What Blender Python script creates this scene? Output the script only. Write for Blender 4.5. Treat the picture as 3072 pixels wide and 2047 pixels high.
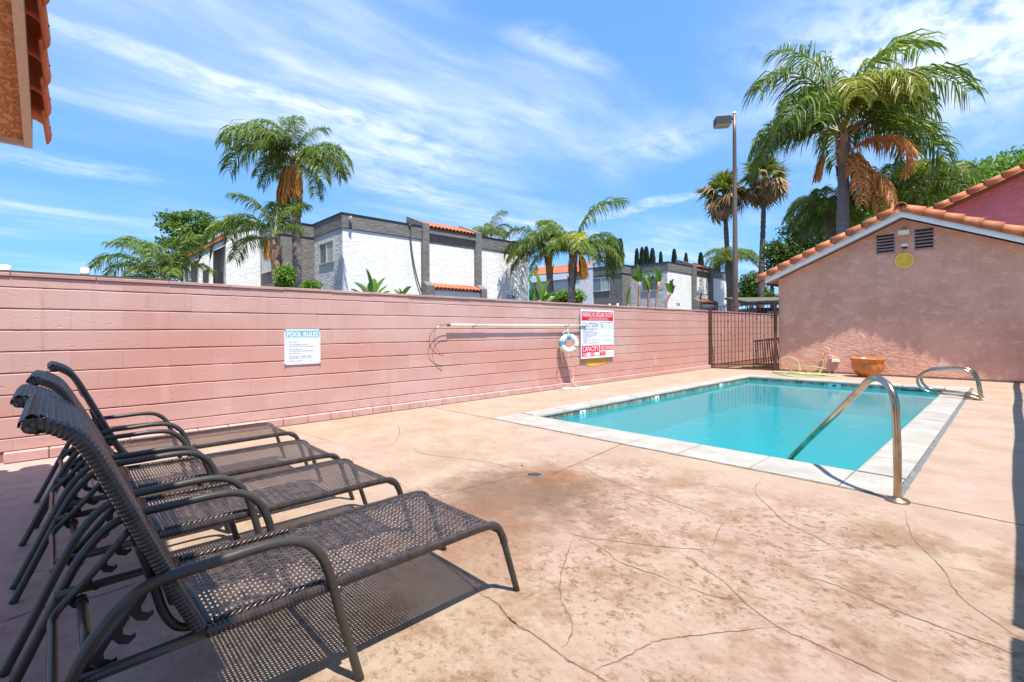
import bpy, math, random
from mathutils import Vector as V, Matrix
random.seed(7)
sc = bpy.context.scene
for o in list(bpy.data.objects): bpy.data.objects.remove(o)
COL = sc.collection
R = math.radians
PI = math.pi

# ------------------------------------------------------------------ camera
FOC, YAW, CY, ROLL, EYE = 1436.934, R(46.341), 990.89, R(-0.347), 1.21
Fw = V((-math.sin(YAW), math.cos(YAW), 0)); Rt = V((math.cos(YAW), math.sin(YAW), 0)); Up = V((0, 0, 1))
cr, sr = math.cos(ROLL), math.sin(ROLL)
cam = bpy.data.cameras.new('camera'); camo = bpy.data.objects.new('camera', cam); COL.objects.link(camo)
cx = Rt * cr + Up * sr; cyv = Up * cr - Rt * sr; cz = -Fw
camo.matrix_world = Matrix(((cx.x, cyv.x, cz.x, 0), (cx.y, cyv.y, cz.y, 0), (cx.z, cyv.z, cz.z, EYE), (0, 0, 0, 1)))
cam.sensor_width = 36; cam.lens = 36 * FOC / 3072; cam.shift_y = -(1023.5 - CY) / 3072
cam.clip_start = 0.05; cam.clip_end = 3000
sc.camera = camo

# ------------------------------------------------------------------ light
SL = V((-0.36, 0.14, -1.0)).normalized()          # the way sunlight travels
sun = bpy.data.lights.new('sun', 'SUN'); sun.energy = 5.0; sun.angle = R(0.45); sun.color = (1.0, 0.95, 0.86)
so = bpy.data.objects.new('sun', sun); COL.objects.link(so)
so.rotation_euler = SL.to_track_quat('-Z', 'Y').to_euler()
so.location = (5, -5, 30)

sc.view_settings.view_transform = 'Standard'; sc.view_settings.look = 'None'
sc.view_settings.exposure = 0.95; sc.view_settings.gamma = 1.0
sc.view_settings.use_curve_mapping = False
sc.render.resolution_x = 1024; sc.render.resolution_y = 682
sc.cycles.max_bounces = 7; sc.cycles.diffuse_bounces = 4; sc.cycles.glossy_bounces = 3
sc.cycles.transparent_max_bounces = 12; sc.cycles.transmission_bounces = 3

class NT:
    def __init__(s, tree): s.t = tree; s.n = tree.nodes; s.l = tree.links
    def new(s, k, **kw):
        n = s.n.new(k)
        for a, b in kw.items():
            if a.startswith('i_'):
                key = a[2:]; key = int(key) if key.isdigit() else key.replace('_', ' ')
                s.inp(n, key, b)
            else: setattr(n, a, b)
        return n
    def inp(s, n, key, val):
        if isinstance(val, bpy.types.NodeSocket): s.l.new(val, n.inputs[key])
        else: n.inputs[key].default_value = val
    def m(s, op, a, b=0.0, c=None, clamp=False):
        n = s.n.new('ShaderNodeMath'); n.operation = op; n.use_clamp = clamp
        s.inp(n, 0, a); s.inp(n, 1, b)
        if c is not None: s.inp(n, 2, c)
        return n.outputs[0]
    def mix(s, f, a, b, blend='MIX'):
        n = s.n.new('ShaderNodeMix'); n.data_type = 'RGBA'; n.blend_type = blend
        s.inp(n, 0, f); s.inp(n, 6, a if isinstance(a, bpy.types.NodeSocket) else c4(a)); s.inp(n, 7, b if isinstance(b, bpy.types.NodeSocket) else c4(b))
        return n.outputs[2]
    def ramp(s, f, lo, hi, a=0.0, b=1.0):
        n = s.n.new('ShaderNodeMapRange'); n.interpolation_type = 'SMOOTHSTEP'
        s.inp(n, 0, f); n.inputs[1].default_value = lo; n.inputs[2].default_value = hi; n.inputs[3].default_value = a; n.inputs[4].default_value = b
        return n.outputs[0]
    def noise(s, vec, scale, detail=4, rough=.55, dist=0.0):
        n = s.n.new('ShaderNodeTexNoise'); s.inp(n, 'Vector', vec)
        n.inputs['Scale'].default_value = scale; n.inputs['Detail'].default_value = detail
        n.inputs['Roughness'].default_value = rough; n.inputs['Distortion'].default_value = dist
        return n.outputs['Fac']
    def vor(s, vec, scale, feat='F1'):
        n = s.n.new('ShaderNodeTexVoronoi'); n.feature = feat; s.inp(n, 'Vector', vec); n.inputs['Scale'].default_value = scale
        return n.outputs['Distance']
    def map(s, vec, scale=(1, 1, 1), rot=(0, 0, 0), loc=(0, 0, 0)):
        n = s.n.new('ShaderNodeMapping'); s.inp(n, 0, vec); n.inputs['Scale'].default_value = scale
        n.inputs['Rotation'].default_value = rot; n.inputs['Location'].default_value = loc
        return n.outputs[0]
    def bump(s, h, strength, dist, normal=None):
        n = s.n.new('ShaderNodeBump'); n.inputs['Strength'].default_value = strength; n.inputs['Distance'].default_value = dist
        s.inp(n, 'Height', h)
        if normal is not None: s.inp(n, 'Normal', normal)
        return n.outputs[0]
def c4(c): return (c[0], c[1], c[2], 1.0)

# ------------------------------------------------------------------ sky
w = bpy.data.worlds.new('World'); sc.world = w; w.use_nodes = True
nt = NT(w.node_tree); nt.n.clear()
sky = nt.new('ShaderNodeTexSky', sky_type='NISHITA', sun_disc=False)
sky.sun_elevation = math.asin(-SL.z); sky.sun_rotation = math.atan2(-SL.x, -SL.y)
sky.altitude = 0; sky.air_density = 1.0; sky.dust_density = 0.4; sky.ozone_density = 1.5
tc = nt.new('ShaderNodeTexCoord'); sep = nt.new('ShaderNodeSeparateXYZ'); nt.l.new(tc.outputs['Generated'], sep.inputs[0])
zz = nt.m('MAXIMUM', sep.outputs[2], 0.03)
px = nt.m('DIVIDE', sep.outputs[0], zz); py = nt.m('DIVIDE', sep.outputs[1], zz)
comb = nt.new('ShaderNodeCombineXYZ'); nt.l.new(px, comb.inputs[0]); nt.l.new(py, comb.inputs[1])
pv = comb.outputs[0]
warp = nt.noise(pv, 0.9, 3)
wx = nt.m('ADD', px, nt.m('MULTIPLY', nt.m('SUBTRACT', warp, .5), .45))
warp2 = nt.noise(nt.map(pv, loc=(7, 3, 0)), 1.1, 3)
wy = nt.m('ADD', py, nt.m('MULTIPLY', nt.m('SUBTRACT', warp2, .5), .6))
c2 = nt.new('ShaderNodeCombineXYZ'); nt.l.new(wx, c2.inputs[0]); nt.l.new(wy, c2.inputs[1]); wv = c2.outputs[0]
n1 = nt.noise(nt.map(wv, (2.6, .80, 1), rot=(0, 0, .12)), 1.0, 9, .60)
n2 = nt.noise(nt.map(wv, (.55, .30, 1), loc=(3.2, 1.4, 0)), 1.0, 3, .5)
n3 = nt.noise(nt.map(wv, (7, 4.0, 1)), 1.0, 7, .62)
veil = nt.m('MULTIPLY', nt.m('MULTIPLY', nt.ramp(n1, .38, .80), nt.ramp(n2, .38, .62)), .66)
veil = nt.m('ADD', veil, nt.m('MULTIPLY', nt.ramp(n2, .38, .72), .22))
def band(cx_, cy_, hx, hy, gain, soft):
    dx = nt.m('DIVIDE', nt.m('SUBTRACT', wx, cx_), hx); dy = nt.m('DIVIDE', nt.m('SUBTRACT', wy, cy_), hy)
    d = nt.m('SQRT', nt.m('ADD', nt.m('MULTIPLY', dx, dx), nt.m('MULTIPLY', dy, dy)))
    a = nt.ramp(d, soft, 1.0, 1.0, 0.0)
    return nt.m('MULTIPLY', a, nt.m('MULTIPLY', nt.ramp(n3, .25, .68), gain))
cl = veil
for b in [(-2.15, .45, .13, 1.5, .55, .2), (-2.3, 1.3, .85, 1.3, .42, .1), (-.2, 2.35, .85, 1.15, 1.1, .1), (-1.3, 2.3, .50, .5, .45, .1),
          (-2.0, 3.5, 1.2, .17, .45, .3), (-2.95, 1.9, .28, .9, .4, .2), (-1.14, 1.34, .12, .35, .5, .1), (-3.9, .0, .3, .9, .4, .1)]:
    cl = nt.m('ADD', cl, band(*b))
cl = nt.m('MINIMUM', cl, 0.88)
fade = nt.ramp(sep.outputs[2], .02, .22)
cl = nt.m('MULTIPLY', cl, nt.m('ADD', nt.m('MULTIPLY', fade, .75), .25))
hsv = nt.new('ShaderNodeHueSaturation'); nt.l.new(sky.outputs[0], hsv.inputs['Color']); hsv.inputs['Saturation'].default_value = 0.92; hsv.inputs['Value'].default_value = 1.0; hsv.inputs['Hue'].default_value = 0.497
grade = nt.mix(1.0, hsv.outputs[0], (.66, 1.16, 1.62), 'MULTIPLY')
grade = nt.mix(.62, grade, (1.50, 3.35, 6.7))
skyc = nt.mix(cl, grade, (6.4, 7.1, 8.3))
bg = nt.new('ShaderNodeBackground'); nt.l.new(skyc, bg.inputs[0]); bg.inputs[1].default_value = 0.084
wo = nt.new('ShaderNodeOutputWorld'); nt.l.new(bg.outputs[0], wo.inputs[0])

# ------------------------------------------------------------------ photo pixel -> point on a known plane of the place
def ray(px, py):
    u = px - 1536; v = py - CY
    u, v = u * cr + v * sr, -u * sr + v * cr
    return Fw + Rt * (u / FOC) - Up * (v / FOC)
EYEP = V((0, 0, EYE))
def GZ(px, py, z=0.0): d = ray(px, py); return EYEP + d * ((z - EYE) / d.z)
def GX(px, py, x): d = ray(px, py); return EYEP + d * (x / d.x)
def GY(px, py, y): d = ray(px, py); return EYEP + d * (y / d.y)
def GD(px, py, dep): return EYEP + ray(px, py) * dep
DK = 3072 / 2353

# ------------------------------------------------------------------ object helpers
WL = {}
def reg(o, loc): WL[o.name] = V(loc)
def tag(o, label=None, cat=None, group=None, kind=None):
    if label: o['label'] = label
    if cat: o['category'] = cat
    if group: o['group'] = group
    if kind: o['kind'] = kind
    return o
def thing(name, label, cat, loc=(0, 0, 0), group=None):
    o = bpy.data.objects.new(name, None); COL.objects.link(o); o.location = loc; reg(o, loc)
    o.empty_display_size = .2
    return tag(o, label, cat, group)
def link(name, me, parent=None, loc=None):
    """mesh given in coordinates relative to loc (world); loc defaults to the parent's place"""
    o = bpy.data.objects.new(name, me); COL.objects.link(o)
    pw = WL[parent.name] if parent is not None else V((0, 0, 0))
    lw = V(loc) if loc is not None else pw
    if parent is not None: o.parent = parent
    o.location = lw - pw; reg(o, lw)
    return o
def clone_tree(o, loc=None, parent=None):
    c = o.copy(); COL.objects.link(c)
    if parent is not None: c.parent = parent
    if loc is not None: c.location = loc
    for ch in [x for x in bpy.data.objects if x.parent == o]: clone_tree(ch, None, c)
    return c

def catmull(pts, n=6, closed=False):
    P = [V(p) for p in pts]; out = []
    m = len(P); rng = range(m if closed else m - 1)
    for i in rng:
        if closed: a, b, c, d = P[(i - 1) % m], P[i], P[(i + 1) % m], P[(i + 2) % m]
        else:
            a = P[i - 1] if i > 0 else P[0] * 2 - P[1]; b = P[i]; c = P[i + 1]; d = P[i + 2] if i + 2 < m else P[-1] * 2 - P[-2]
        for k in range(n):
            t = k / n
            out.append(.5 * ((2 * b) + (c - a) * t + (2 * a - 5 * b + 4 * c - d) * t * t + (3 * b - 3 * c + d - a) * t ** 3))
    if not closed: out.append(P[-1].copy())
    return out
def resample(pts, step):
    out = [pts[0].copy()]; acc = 0
    for a, b in zip(pts[:-1], pts[1:]):
        L = (b - a).length
        if L < 1e-9: continue
        t = step - acc
        while t <= L:
            out.append(a.lerp(b, t / L)); t += step
        acc = L - (t - step)
    return out

class MB:
    def __init__(s): s.v = []; s.f = []; s.sm = []; s.mi = []; s.cur = 0
    def add(s, vs, fs, smooth=False):
        b = len(s.v); s.v += [tuple(p) for p in vs]
        for f in fs: s.f.append(tuple(b + i for i in f)); s.sm.append(smooth); s.mi.append(s.cur)
    def box(s, x0, x1, y0, y1, z0, z1):
        s.add([(x0, y0, z0), (x1, y0, z0), (x1, y1, z0), (x0, y1, z0), (x0, y0, z1), (x1, y0, z1), (x1, y1, z1), (x0, y1, z1)],
              [(0, 3, 2, 1), (4, 5, 6, 7), (0, 1, 5, 4), (1, 2, 6, 5), (2, 3, 7, 6), (3, 0, 4, 7)])
    def bbox(s, x0, x1, y0, y1, z0, z1, b=.004):
        """box with chamfered edges"""
        vs = []; fs = []
        X = (x0, x1); Y = (y0, y1); Z = (z0, z1)
        def sg(i): return -1 if i else 1
        idx = {}
        for i in (0, 1):
            for j in (0, 1):
                for k in (0, 1):
                    c = (X[i], Y[j], Z[k]); d = (sg(i) * b, sg(j) * b, sg(k) * b)
                    for a in range(3):
                        p = [c[q] + (d[q] if q != a else 0) for q in range(3)]
                        idx[i, j, k, a] = len(vs); vs.append(tuple(p))
        for i in (0, 1):
            q = [idx[i, 0, 0, 0], idx[i, 1, 0, 0], idx[i, 1, 1, 0], idx[i, 0, 1, 0]]; fs.append(tuple(q if i else q[::-1]))
            q = [idx[0, i, 0, 1], idx[1, i, 0, 1], idx[1, i, 1, 1], idx[0, i, 1, 1]]; fs.append(tuple(q[::-1] if i else q))
            q = [idx[0, 0, i, 2], idx[1, 0, i, 2], idx[1, 1, i, 2], idx[0, 1, i, 2]]; fs.append(tuple(q if i else q[::-1]))
        for i in (0, 1):
            for j in (0, 1):
                fs.append((idx[i, j, 0, 0], idx[i, j, 1, 0], idx[i, j, 1, 1], idx[i, j, 0, 1]))
                fs.append((idx[i, 0, j, 0], idx[i, 1, j, 0], idx[i, 1, j, 2], idx[i, 0, j, 2]))
                fs.append((idx[0, i, j, 1], idx[1, i, j, 1], idx[1, i, j, 2], idx[0, i, j, 2]))
                for k in (0, 1): fs.append((idx[i, j, k, 0], idx[i, j, k, 1], idx[i, j, k, 2]))
        s.add(vs, fs)
    def obox(s, c, ax, ay, az, hx, hy, hz):
        c = V(c); ax = V(ax).normalized() * hx; ay = V(ay).normalized() * hy; az = V(az).normalized() * hz
        vs = [c + ax * i + ay * j + az * k for k in (-1, 1) for i, j in ((-1, -1), (1, -1), (1, 1), (-1, 1))]
        s.add(vs, [(0, 3, 2, 1), (4, 5, 6, 7), (0, 1, 5, 4), (1, 2, 6, 5), (2, 3, 7, 6), (3, 0, 4, 7)])
    def bar(s, a, b, w, h=None, up=(0, 0, 1)):
        a = V(a); b = V(b); d = b - a; h = h or w
        sx = d.cross(V(up))
        if sx.length < 1e-6: sx = d.cross(V((1, 0, 0)))
        s.obox((a + b) / 2, d, sx, sx.cross(d), d.length / 2, w / 2, h / 2)
    def tube(s, path, r, seg=8, caps=True, smooth=True, closed=False, flat=None):
        P = [V(p) for p in path]; n = len(P)
        rr = r if isinstance(r, (list, tuple)) else [r] * n
        T = []
        for i in range(n):
            if closed: t = P[(i + 1) % n] - P[i - 1]
            else: t = P[min(i + 1, n - 1)] - P[max(i - 1, 0)]
            T.append(t.normalized() if t.length > 1e-9 else V((0, 0, 1)))
        u = T[0].orthogonal().normalized(); vs = []; fs = []
        for i in range(n):
            u = (u - T[i] * u.dot(T[i])); u = u.normalized() if u.length > 1e-6 else T[i].orthogonal().normalized()
            w_ = T[i].cross(u)
            for k in range(seg):
                a = 2 * PI * k / seg
                vs.append(P[i] + (u * math.cos(a) + w_ * math.sin(a)) * rr[i])
        m = n if closed else n - 1
        for i in range(m):
            j = (i + 1) % n
            for k in range(seg):
                fs.append((i * seg + k, i * seg + (k + 1) % seg, j * seg + (k + 1) % seg, j * seg + k))
        s.add(vs, fs, smooth)
        if caps and not closed:
            b = len(s.v) - n * seg
            s.f.append(tuple(b + k for k in range(seg))[::-1]); s.sm.append(False); s.mi.append(s.cur)
            s.f.append(tuple(b + (n - 1) * seg + k for k in range(seg))); s.sm.append(False); s.mi.append(s.cur)
    def lathe(s, prof, seg=24, c=(0, 0, 0), smooth=True, fn=None, axis='z'):
        vs = []; fs = []; c = V(c)
        for i, (r, z) in enumerate(prof):
            for k in range(seg):
                a = 2 * PI * k / seg; rr = r * (fn(a, i / (len(prof) - 1)) if fn else 1)
                p = V((rr * math.cos(a), rr * math.sin(a), z))
                if axis == 'y': p = V((p.x, p.z, p.y))
                if axis == 'x': p = V((p.z, p.x, p.y))
                vs.append(c + p)
        for i in range(len(prof) - 1):
            for k in range(seg):
                fs.append((i * seg + k, i * seg + (k + 1) % seg, (i + 1) * seg + (k + 1) % seg, (i + 1) * seg + k))
        s.add(vs, fs, smooth)
    def prism(s, poly, fn, w0, w1):
        """poly in (u,v); fn(u,v,w) -> xyz; closed prism between w0 and w1"""
        n = len(poly); vs = [fn(u, v, w0) for u, v in poly] + [fn(u, v, w1) for u, v in poly]
        s.add(vs, [tuple(range(n)), tuple(range(2 * n - 1, n - 1, -1))] + [(i, (i + 1) % n, n + (i + 1) % n, n + i) for i in range(n)])
    def mesh(s, name, mats, org=(0, 0, 0), recalc=False):
        o = V(org); me = bpy.data.meshes.new(name)
        me.from_pydata([(p[0] - o.x, p[1] - o.y, p[2] - o.z) for p in s.v], [], s.f)
        for m_ in (mats if isinstance(mats, (list, tuple)) else [mats]): me.materials.append(m_)
        me.polygons.foreach_set('use_smooth', s.sm); me.polygons.foreach_set('material_index', s.mi)
        me.update()
        return me
    def build(s, name, mats, parent=None, loc=None):
        pw = V(loc) if loc is not None else (WL[parent.name] if parent is not None else V((0, 0, 0)))
        return link(name, s.mesh(name, mats, pw), parent, pw)

def text_mesh(txt, mat, width=None, height=None, bold=0.0, fn=None, align='L'):
    cu = bpy.data.curves.new('lettering', 'FONT'); cu.body = txt; cu.size = 1; cu.resolution_u = 3; cu.offset = bold
    ob = bpy.data.objects.new('lettering', cu); COL.objects.link(ob)
    bpy.context.view_layer.update()
    me = bpy.data.meshes.new_from_object(ob); bpy.data.objects.remove(ob); bpy.data.curves.remove(cu)
    xs = [v.co.x for v in me.vertices]; ys = [v.co.y for v in me.vertices]
    x0, x1, y0, y1 = min(xs), max(xs), min(ys), max(ys)
    sx = width / (x1 - x0) if width else None; sy = height / (y1 - y0) if height else None
    sx = sx or sy; sy = sy or sx
    for v in me.vertices:
        a = (v.co.x - x0) * sx; b = (v.co.y - y0) * sy
        v.co = fn(a, b)
    me.materials.append(mat); me.name = 'lettering'
    return me
# ------------------------------------------------------------------ materials
def newmat(name):
    m = bpy.data.materials.new(name); m.use_nodes = True; t = NT(m.node_tree); t.n.clear()
    out = t.new('ShaderNodeOutputMaterial'); b = t.new('ShaderNodeBsdfPrincipled'); t.l.new(b.outputs[0], out.inputs[0])
    geo = t.new('ShaderNodeNewGeometry')
    return m, t, b, geo.outputs['Position'], out
def mat(name, c1, c2=None, vs=3.0, lo=.35, hi=.65, rough=.6, metal=0.0, bump=0.0, bs=40.0, bd=.004, rnd=0.0, stretch=(1, 1, 1), spec=.5, det=5, obj=False, c3=None, s3=20, lo3=.6, hi3=.7, isl=0.0):
    m, t, b, pos, out = newmat(name)
    if obj:
        tc_ = t.new('ShaderNodeTexCoord'); pos = tc_.outputs['Object']
    vec = t.map(pos, stretch)
    col = t.mix(t.ramp(t.noise(vec, vs, det), lo, hi), c1, c2 or c1)
    if c3: col = t.mix(t.ramp(t.noise(t.map(vec, loc=(5, 9, 2)), s3, 4), lo3, hi3), col, c3)
    if rnd:
        oi = t.new('ShaderNodeObjectInfo')
        col = t.mix(1.0, col, t.mix(oi.outputs['Random'], (1 - rnd,) * 3, (1 + rnd,) * 3), 'MULTIPLY')
    if isl:
        g = t.new('ShaderNodeNewGeometry')
        col = t.mix(1.0, col, t.mix(g.outputs['Random Per Island'], (1 - isl,) * 3, (1 + isl,) * 3), 'MULTIPLY')
    t.l.new(col, b.inputs['Base Color'])
    b.inputs['Roughness'].default_value = rough; b.inputs['Metallic'].default_value = metal; b.inputs['Specular IOR Level'].default_value = spec
    if bump: t.l.new(t.bump(t.noise(vec, bs, 6, .6), bump, bd), b.inputs['Normal'])
    return m
def leafmat(name, c1, c2, trans=.35, rough=.45, vs=1.5):
    m, t, b, pos, out = newmat(name)
    g = t.new('ShaderNodeNewGeometry'); oi = t.new('ShaderNodeObjectInfo')
    col = t.mix(g.outputs['Random Per Island'], c1, c2)
    col = t.mix(1.0, col, t.mix(oi.outputs['Random'], (.75,) * 3, (1.3,) * 3), 'MULTIPLY')
    col = t.mix(1.0, col, t.mix(t.noise(pos, vs, 2), (.7,) * 3, (1.3,) * 3), 'MULTIPLY')
    t.l.new(col, b.inputs['Base Color']); b.inputs['Roughness'].default_value = rough
    tr = t.new('ShaderNodeBsdfTranslucent'); t.l.new(t.mix(1.0, col, (1.2, 1.35, .7), 'MULTIPLY'), tr.inputs[0])
    mx = t.new('ShaderNodeMixShader'); mx.inputs[0].default_value = trans
    t.l.new(b.outputs[0], mx.inputs[1]); t.l.new(tr.outputs[0], mx.inputs[2]); t.l.new(mx.outputs[0], out.inputs[0])
    return m

M = {}
M['block'] = None
def block_mat():
    m, t, b, pos, out = newmat('painted_block')
    oi = t.new('ShaderNodeObjectInfo')
    base = t.mix(t.ramp(t.noise(pos, 1.3, 4), .3, .7), (.455, .265, .235), (.49, .315, .285))
    sepp = t.new('ShaderNodeSeparateXYZ'); t.l.new(pos, sepp.inputs[0])
    base = t.mix(t.m('MULTIPLY', t.ramp(t.noise(t.map(pos, (1, .5, 1.6)), .6, 3), .40, .66), .8), base, (.46, .215, .172))
    base = t.mix(1.0, base, t.mix(oi.outputs['Random'], (.97,) * 3, (1.03,) * 3), 'MULTIPLY')
    base = t.mix(t.m('MULTIPLY', t.ramp(oi.outputs['Random'], .93, .94), .35), base, (.40, .19, .145))
    drip = t.m('MULTIPLY', t.ramp(t.noise(t.map(pos, (1, 5, .35)), 1.6, 5, .6), .56, .72), .35)
    base = t.mix(drip, base, (.40, .215, .18))
    pale = t.m('MULTIPLY', t.ramp(t.noise(t.map(pos, (1, 1.1, .35)), 1.9, 3), .64, .78), .35)
    base = t.mix(pale, base, (.62, .46, .44))
    dirt = t.m('MULTIPLY', t.ramp(sepp.outputs[2], .0, .45, 1, 0), t.m('MULTIPLY', t.ramp(t.noise(pos, 9, 5), .42, .7), .45))
    base = t.mix(dirt, base, (.33, .19, .145))
    t.l.new(base, b.inputs['Base Color']); b.inputs['Roughness'].default_value = .72
    n = t.noise(t.map(pos, (1, .45, 1)), 42, 6, .65)
    pits = t.ramp(t.noise(t.map(pos, (1, .5, 1.5)), 26, 3, .5), .25, .36, 0, 1)
    h = t.m('ADD', t.m('MULTIPLY', n, .5), t.m('MULTIPLY', pits, 1.0))
    t.l.new(t.bump(h, .55, .006), b.inputs['Normal'])
    return m
M['block'] = block_mat()
M['mortar'] = mat('painted_mortar', (.30, .13, .11), (.25, .11, .09), 6, rough=.85, bump=.3, bs=60)
M['cap'] = mat('painted_cap', (.42, .25, .23), (.36, .20, .18), 3, rough=.8, bump=.5, bs=40, rnd=.06)

def deck_mat():
    m, t, b, pos, out = newmat('stained_concrete')
    s = t.new('ShaderNodeSeparateXYZ'); t.l.new(pos, s.inputs[0]); x, y = s.outputs[0], s.outputs[1]
    base = t.mix(t.ramp(t.noise(pos, .55, 4), .35, .65), (.365, .255, .205), (.355, .268, .19))
    base = t.mix(t.m('MULTIPLY', t.ramp(t.noise(pos, 2.3, 6, .6), .35, .7), .6), base, (.265, .175, .118))
    base = t.mix(t.m('MULTIPLY', t.ramp(t.noise(t.map(pos, loc=(4, 2, 0)), 5.5, 6, .65), .5, .75), .5), base, (.40, .315, .255))
    # slate like stains, strongest where people walk in front of the pool
    near = t.m('MULTIPLY', t.ramp(y, 3.4, 4.4, 1, 0), t.ramp(x, -3.6, -2.0, .25, 1))
    patch = t.ramp(t.noise(t.map(pos, loc=(1.3, 8, 0)), 1.25, 7, .68), .36, .56)
    n_f = t.noise(t.map(pos, (1, 1.25, 1), rot=(0, 0, .6)), 14, 14, .86, .15)
    fine = t.ramp(n_f, .505, .565)
    st = t.m('MULTIPLY', t.m('MULTIPLY', near, patch), t.m('MULTIPLY', fine, .84))
    base = t.mix(t.m('MULTIPLY', t.m('MULTIPLY', near, t.ramp(t.noise(t.map(pos, loc=(9, 4, 1)), 2.2, 12, .76), .45, .62)), .80), base, (.215, .122, .068))
    base = t.mix(st, base, (.135, .073, .032))
    fine2 = t.ramp(t.noise(t.map(pos, (1.2, 1, 1), rot=(0, 0, .2)), 30, 8, .85), .545, .60)
    st2 = t.m('MULTIPLY', t.m('MULTIPLY', fine2, t.ramp(t.noise(pos, 1.7, 4), .45, .65)), t.m('MULTIPLY', near, .6))
    base = t.mix(st2, base, (.07, .048, .028))
    base = t.mix(t.m('MULTIPLY', t.ramp(t.noise(t.map(pos, loc=(2, 2, 5)), 70, 3, .6), .66, .74), .45), base, (.12, .08, .055))
    # rusty drain surround
    def blob(cx_, cy_, r, col, k, base, sc_=3.0):
        dx = t.m('SUBTRACT', x, cx_); dy = t.m('SUBTRACT', y, cy_)
        d = t.m('SQRT', t.m('ADD', t.m('MULTIPLY', dx, dx), t.m('MULTIPLY', dy, dy)))
        d = t.m('ADD', d, t.m('MULTIPLY', t.m('SUBTRACT', t.noise(pos, sc_, 5, .65), .5), r * 1.5))
        return t.mix(t.m('MULTIPLY', t.ramp(d, r * .25, r, 1, 0), k), base, col)
    D0 = GZ(1228 * DK, 1092 * DK)
    base = blob(D0.x + .1, D0.y + .05, .38, (.25, .10, .035), .75, base)
    base = blob(D0.x + .22, D0.y - .42, .95, (.11, .06, .03), .75, base, 5)
    base = blob(D0.x + .5, D0.y - 1.1, .8, (.20, .095, .05), .6, base)
    # brown leaf litter in the shaded corner, on paler pink painted to lift the shade
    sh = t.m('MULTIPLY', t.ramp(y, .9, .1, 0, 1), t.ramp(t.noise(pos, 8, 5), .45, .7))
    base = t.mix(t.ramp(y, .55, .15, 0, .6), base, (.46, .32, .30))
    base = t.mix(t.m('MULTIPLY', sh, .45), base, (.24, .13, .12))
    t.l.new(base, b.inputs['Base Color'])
    b.inputs['Roughness'].default_value = .62; b.inputs['Specular IOR Level'].default_value = .35
    h = t.m('ADD', t.m('MULTIPLY', t.noise(t.map(pos, (1, 1.6, 1), rot=(0, 0, .5)), 19, 12, .78, .5), 1.0), t.m('MULTIPLY', t.noise(pos, 3.0, 3), .8))
    t.l.new(t.bump(h, .9, .012), b.inputs['Normal'])
    return m
M['deck'] = deck_mat()
M['crack'] = mat('crack_filler', (.10, .062, .036), (.22, .145, .092), 14, rough=.9)
M['joint'] = mat('dark_joint', (.09, .06, .045), (.22, .15, .11), 9, rough=.95)  # dark strip colour of the deck and coping joints
M['crack_ring'] = mat('drain_ring', (.20, .14, .09), (.13, .085, .055), 30, rough=.8)
M['mastic'] = mat('grey_mastic', (.10, .105, .105), (.15, .15, .145), 9, rough=.75, bump=.6, bs=30, bd=.01)
M['coping'] = mat('coping_concrete', (.35, .325, .295), (.29, .265, .23), 3.5, rough=.6, bump=.35, bs=60, bd=.004, rnd=.04, c3=(.24, .22, .185), s3=26, lo3=.62, hi3=.75)
M['plaster'] = mat('pool_plaster', (.44, .53, .52), (.40, .49, .48), 1.5, rough=.7)
M['waterline'] = mat('waterline_tile', (.13, .12, .08), (.26, .25, .18), 13, rough=.3, rnd=.45, bump=.2, bs=50)
M['white_tile'] = mat('white_tile', (.78, .80, .80), rough=.25)
M['black_ink'] = mat('black_print', (.012, .014, .02), rough=.5)
M['steel'] = mat('stainless_steel', (.56, .48, .38), (.34, .25, .165), 5, rough=.17, metal=1.0, stretch=(1, 1, .5))
M['steel_dull'] = mat('dull_steel', (.42, .33, .22), (.30, .22, .14), 10, rough=.38, metal=1.0)
M['bronze'] = mat('bronze_frame', (.045, .040, .034), (.032, .028, .025), 8, rough=.34, metal=.0, spec=.45)
M['frame_dark'] = mat('dark_frame', (.015, .012, .011), (.024, .019, .017), 9, rough=.45, metal=.0, spec=.3)
M['wicker'] = mat('woven_wicker', (.022, .016, .014), (.060, .043, .035), 30, rough=.30, spec=.6, isl=.45)
M['wicker_wrap'] = mat('wrapped_wicker', (.018, .013, .011), (.040, .028, .023), 25, rough=.28, spec=.6)
M['stucco'] = None
def stucco_mat(name, a, b_, c, bump=.5, scale=7.0, bd=.03, knock=True):
    m, t, b, pos, out = newmat(name)
    base = t.mix(t.ramp(t.noise(pos, 1.1, 5, .6), .32, .68), a, b_)
    base = t.mix(t.m('MULTIPLY', t.ramp(t.noise(t.map(pos, (1.0, 1, 1.5), loc=(3, 3, 3)), 3.6, 7, .68), .48, .68), .6), base, c)
    base = t.mix(t.m('MULTIPLY', t.ramp(t.noise(t.map(pos, (3.5, 3.5, .22)), 1.0, 6, .65), .52, .72), .22), base, (a[0] * .62, a[1] * .55, a[2] * .5))
    t.l.new(base, b.inputs['Base Color']); b.inputs['Roughness'].default_value = .8; b.inputs['Specular IOR Level'].default_value = .3
    n = t.noise(t.map(pos, (1, 1, 1.35)), scale, 6, .58, 1.0)
    h = t.ramp(n, .40, .60) if knock else n
    h = t.m('ADD', h, t.m('MULTIPLY', t.noise(pos, 60, 3), .12))
    t.l.new(t.bump(h, bump, bd), b.inputs['Normal'])
    return m
M['stucco'] = stucco_mat('pink_stucco', (.68, .36, .26), (.55, .285, .205), (.78, .48, .39), .42, 8, .022)
M['stucco_dark'] = stucco_mat('magenta_stucco', (.55, .20, .235), (.48, .18, .21), (.62, .28, .30), .5, 7, .03)
M['stucco_white'] = stucco_mat('white_stucco', (.76, .75, .75), (.70, .69, .69), (.80, .79, .78), .16, 3.2, .05)
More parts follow.
